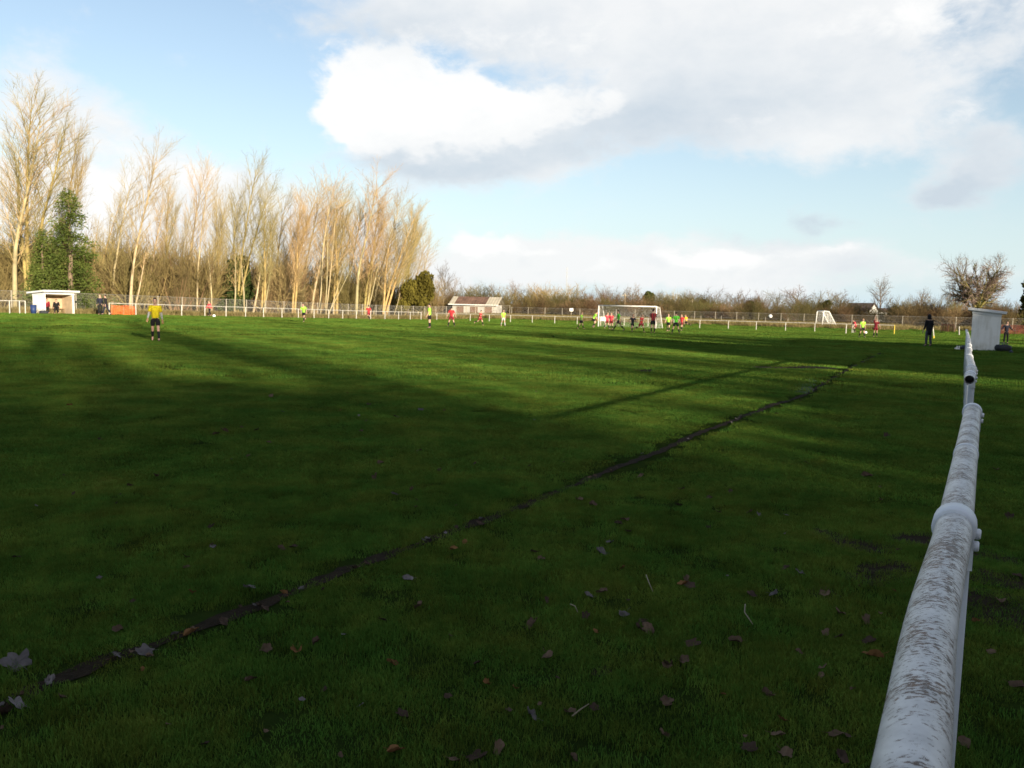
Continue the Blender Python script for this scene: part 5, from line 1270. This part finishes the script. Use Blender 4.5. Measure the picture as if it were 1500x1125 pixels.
# blue bin and bag by the dugout
m_blue = mat('blue_plastic', (0.02, 0.04, 0.12), 0.5, 0.1, 3.0); m_bag = mat('black_sports_bag', (0.02, 0.022, 0.026), 0.7, 0.2, 6.0, 0.2)
P = on_v(49, -69.5); o = thing('water_bin', P, 'small dark blue bin at the left corner of the far dugout', 'bin'); q = MB(); q.tube([(0, 0, 0), (0, 0, .72)], [.2, .25], 14); q.build('body', m_blue, o, True); q = MB(); q.tube([(0, 0, .72), (0, 0, .78)], [.27, .2], 14); q.build('lid', m_blue, o, True)
def sportsbag(P, L, W, H, rz, label):
    o = thing('sports_bag', P, label, 'bag', None, rz); q = MB()
    n = 9; k = 12; vs = []
    for i in range(n):
        x = -L / 2 + L * i / (n - 1); f = (1 - abs(2 * i / (n - 1) - 1) ** 4 * .45)
        for j in range(k):
            t = 2 * math.pi * j / k; sx_ = abs(math.cos(t)) ** .7 * math.copysign(1, math.cos(t)); sz_ = abs(math.sin(t)) ** .7 * math.copysign(1, math.sin(t))
            vs.append((x, W / 2 * f * sx_, H / 2 + H / 2 * f * sz_ * (1 if sz_ < 0 else (.9 + .1 * math.sin(i * 1.7)))))
    fs = [(i * k + j, i * k + (j + 1) % k, (i + 1) * k + (j + 1) % k, (i + 1) * k + j) for i in range(n - 1) for j in range(k)] + [tuple(range(k))[::-1], tuple((n - 1) * k + j for j in range(k))]
    q.add(vs, fs); q.build('body', m_bag, o, True)
    for s_ in (-1, 1):
        h = MB(); h.tube([(-L * .2, s_ * W * .3, H * .8), (-L * .15, s_ * W * .15, H * 1.12), (L * .15, s_ * W * .15, H * 1.12), (L * .2, s_ * W * .3, H * .8)], .02, 6); h.build('handle', m_blue, o, True)
    return o
P = on_v(64, -69.3); sportsbag(P, .7, .35, .32, .5, 'small dark blue bag on the grass before the far dugout')
P = at(1469, 515); sportsbag(P, .85, .5, .42, .1, 'bulky dark kit bag on the grass right of the white shelter')
P = at(1481, 517.5); sportsbag(P, .22, .14, .12, .4, 'small pale-topped pouch beside the bulky kit bag')
P = at(1405, 512.5); o = thing('bottle_carrier', P, 'white bottle carrier on the grass left of the white shelter', 'bottle carrier')
q = MB(); q.box((0, 0, .06), (.42, .24, .12)); bevel(q.build('tray', m_goal, o), .01, 1)
for i in range(3):
    q = MB(); q.tube([(-.13 + .13 * i, 0, .12), (-.13 + .13 * i, 0, .2), (-.13 + .13 * i, 0, .23)], [.035, .035, .015], 10); q.build('bottle', m_goal, o, True)
q = MB(); q.tube([(-.2, 0, .12), (-.15, 0, .27), (.15, 0, .27), (.2, 0, .12)], .012, 6); q.build('handle', m_dark, o)
P = at(1411, 512.8); sportsbag(P, .34, .24, .22, .2, 'little black bag beside the bottle carrier')

# ------------------------------------------------------------------ fallen leaves and twigs
def leaf_mesh(seed, curl):
    rr = np.random.default_rng(seed); n = 26
    out_ = []
    for i in range(n):
        t = 2 * math.pi * i / n; lob = 1 + 0.13 * math.cos(5 * (t - math.pi / 2)) + rr.normal() * .07
        out_.append((0.5 * lob * math.cos(t) * .9, 0.5 * lob * math.sin(t)))
    vs = [(0, -.03, 0)]
    for f in (.5, 1.0):
        for x, y in out_: vs.append((x * f, y * f, 0))
    res = []
    for x, y, z in vs:
        z = curl * (abs(x) ** 1.5 * .8 * (.6 + .4 * math.sin(seed)) + .6 * y * y * math.copysign(1, y + .1)) + .06 * math.sin(7 * x + seed) * math.sin(6 * y) * (1 + curl) - .04 * math.exp(-(x / .06) ** 2); x *= 1 - .18 * curl * abs(x)
        res.append((x, y, z + .02))
    fs = []
    for i in range(n):
        j = (i + 1) % n; fs += [(0, 1 + i, 1 + j), (1 + i, 1 + n + i, 1 + n + j, 1 + j)]
    q = MB(); q.add(res, fs); q.tube([(0, -.45, .02), (.03, -.65, .03), (.0, -.85, .06)], [.018, .014, .01], 4)
    return q
LM = {}
for nm, lo, hi in (('brown', (0.065, 0.043, 0.030), (0.135, 0.092, 0.064)), ('grey', (0.075, 0.065, 0.063), (0.17, 0.15, 0.148)), ('orange', (0.11, 0.055, 0.025), (0.20, 0.105, 0.045)), ('dark', (0.04, 0.028, 0.022), (0.08, 0.055, 0.042))):
    LM[nm] = leaf_mat('fallen_leaf_' + nm, lo, hi, 0.1, 14.0, 0.25)
LEAF = {k: [leaf_mesh(i * 7 + len(k), c).mesh('fallen_leaf', m, True) for i, c in enumerate((0.7, 1.3, 2.0, 1.0))] for k, m in LM.items()}
random.seed(5)
GL = 'leaves fallen on the grass'
LAB = dict(brown='brown curled leaf lying on the shaded grass', grey='pale grey-backed leaf lying on the shaded grass', orange='orange-brown leaf lying on the shaded grass', dark='dark wet leaf lying on the shaded grass')
def leaf(px, py, wpx, k, label=None):
    P = at(px, py); D = math.hypot(P.x, P.y); sz = 0.7 * wpx / FPX * D
    o = inst('fallen_leaf', LEAF[k][random.randrange(4)], None, P + Vector((0, 0, .022)), (random.uniform(-.5, .5), random.uniform(-.5, .5), random.uniform(0, 6.28)), sz)
    if wpx > 50: o.data = LEAF['grey'][0]; o.rotation_euler = (.12, -.15, 0.9)
    if not label:
        i_ = int(np.argmin([abs(q[1] - py) for q in LINE_PX])); lx = LINE_PX[i_][0]
        side = 'in the worn line' if abs(px - lx) < 14 else ('left of the worn line' if px < lx else ('right of the white rail' if px > 1430 - max(0, py - 600) * .1 else 'right of the worn line'))
        zone = 'very near' if py > 1000 else 'near' if py > 870 else 'middle' if py > 730 else 'far'
        label = {'brown': 'brown curled', 'grey': 'pale grey', 'orange': 'orange-brown', 'dark': 'dark wet'}[k] + ' leaf, ' + zone + ' grass ' + side
        if side != 'in the worn line': label += ', ' + ('left third' if px < 500 else 'middle third' if px < 1000 else 'right third')
    tag(o, label, 'leaf', GL)
for a in [(25, 976, 54, 'grey', 'largest pale grey leaf at the left edge beside the worn line'), (25, 1037, 36, 'grey', 'grey leaf lying in the lower left end of the worn line'), (92, 1027, 24, 'brown', 'brown leaf just below the worn line near the left edge'),
          (213, 960, 32, 'grey', 'grey leaf lying across the worn line, left of the orange one'), (280, 932, 28, 'orange', 'orange-brown leaf lying in the worn line'), (365, 865, 26, 'grey', 'pale leaf above the worn line in the left foreground'),
          (367, 1002, 26, 'brown', 'squarish brown leaf alone below the worn line'), (780, 1054, 34, 'grey', 'blue-grey flat leaf at the bottom centre'), (802, 966, 32, 'brown', 'two-pronged brown leaf above the blue-grey flat leaf'),
          (1279, 966, 36, 'orange', 'large russet leaf left of the white rail'), (1077, 944, 27, 'brown', 'folded brown leaf left of the curved pale twig'), (697, 1116, 44, 'dark', 'large dark leaf at the bottom edge of the picture'),
          (872, 930, 14, 'orange', 'small upright orange leaf right of the bottom centre'), (972, 1083, 26, 'brown', 'brown leaf standing on edge near the bottom'), (598, 852, 22, 'grey', 'pale leaf with raised tip below the worn line'),
          (1147, 1061, 28, 'orange', 'reddish leaf near the bottom right, left of the rail'), (312, 805, 14, 'grey', 'small pale leaf above the worn line on the left'), (1412, 1094, 26, 'brown', 'brown leaf right of the near rail at the bottom')]: leaf(*a)
PXL = [(417, 875), (388, 897), (328, 917), (273, 820), (273, 835), (413, 807), (428, 805), (280, 873), (172, 928), (433, 960), (462, 947), (390, 957), (23, 820), (310, 775), (5, 1048), (560, 913), (613, 893), (698, 977), (575, 977), (833, 1050), (870, 1043),
       (588, 1052), (780, 920), (857, 907), (940, 915), (947, 922), (935, 925), (952, 928), (913, 905), (863, 877), (883, 872), (782, 812), (793, 823), (682, 798), (663, 808), (977, 980), (977, 1033), (663, 1120), (727, 1103), (840, 1117), (578, 1107), (523, 836), (642, 791), (703, 770),
       (892, 798), (883, 813), (922, 782), (1228, 938), (1211, 932), (1269, 913), (1230, 902), (1271, 944), (1205, 983), (1001, 974), (977, 981), (1014, 949), (1005, 853), (1000, 860), (1010, 862), (1103, 876), (1131, 874), (1209, 874), (1152, 836), (1173, 842), (1096, 753), (1111, 757), (1050, 753), (994, 743), (997, 719), (1037, 732), (1137, 1082),
       (1222, 1082), (1097, 1102), (1148, 1112), (1235, 1117), (975, 1034), (1124, 1021), (1490, 847), (1468, 885), (102, 595), (395, 582), (412, 605), (330, 634), (315, 638), (147, 646), (377, 632), (393, 650), (230, 700), (190, 715), (557, 681), (550, 702), (605, 720), (577, 727), (612, 662), (540, 594), (615, 602), (580, 612), (850, 735), (870, 742), (905, 770), (915, 765), (940, 700), (1180, 680), (1300, 640), (1270, 700), (1460, 690), (1480, 760), (1450, 960), (1490, 1010)]
for px, py in PXL:
    base = 11 + 17 * (py - 580) / 520
    leaf(px + random.uniform(-2, 2), py, base * random.uniform(.75, 1.25), random.choice(('brown', 'brown', 'dark', 'grey', 'brown', 'dark', 'brown', 'orange')))
for i in range(90):
    px, py = random.uniform(0, 1480), 575 + 540 * random.random() ** 1.3
    if px > 1270 and abs((px - 1418) + (py - 600) * .16) < 60: continue
    leaf(px, py, (6 + 10 * (py - 580) / 520) * random.uniform(.7, 1.3), random.choice(('brown', 'dark', 'dark', 'brown', 'orange', 'grey')))
for i in range(40):
    t = random.random(); j = int(t * (len(LINE_PX) - 3)) + 1; f = random.random()
    px = LINE_PX[j][0] * (1 - f) + LINE_PX[j + 1][0] * f; py = LINE_PX[j][1] * (1 - f) + LINE_PX[j + 1][1] * f
    leaf(px, py + random.uniform(-2, 4), (5 + 16 * max(0, py - 580) / 520) * random.uniform(.7, 1.2), random.choice(('grey', 'brown', 'grey', 'dark')))
m_twigp = mat('pale_dead_twig', (0.17, 0.14, 0.09), 0.8, 0.2, 20.0)
for pts, lab in (([(946, 853), (950, 864), (956, 878)], 'short pale twig standing in the grass right of centre'), ([(1091, 897), (1090, 909), (1096, 918), (1102, 927)], 'curved pale twig right of the folded brown leaf'), ([(835, 897), (842, 900), (846, 909)], 'thin straw stem beside a dark leaf near the centre'), ([(838, 1065), (850, 1055), (862, 1047)], 'thin twig lying across dark leaves at the bottom')):
    pp = [at(*p) + Vector((0, 0, .05)) for p in pts]; b0 = pp[0].copy()
    q = MB(); q.tube([p - b0 for p in pp], [.004] + [.0035] * (len(pp) - 2) + [.002], 6); o = q.build('twig', m_twigp, None, True, loc=b0); tag(o, lab, 'twig', 'dead twigs on the grass')
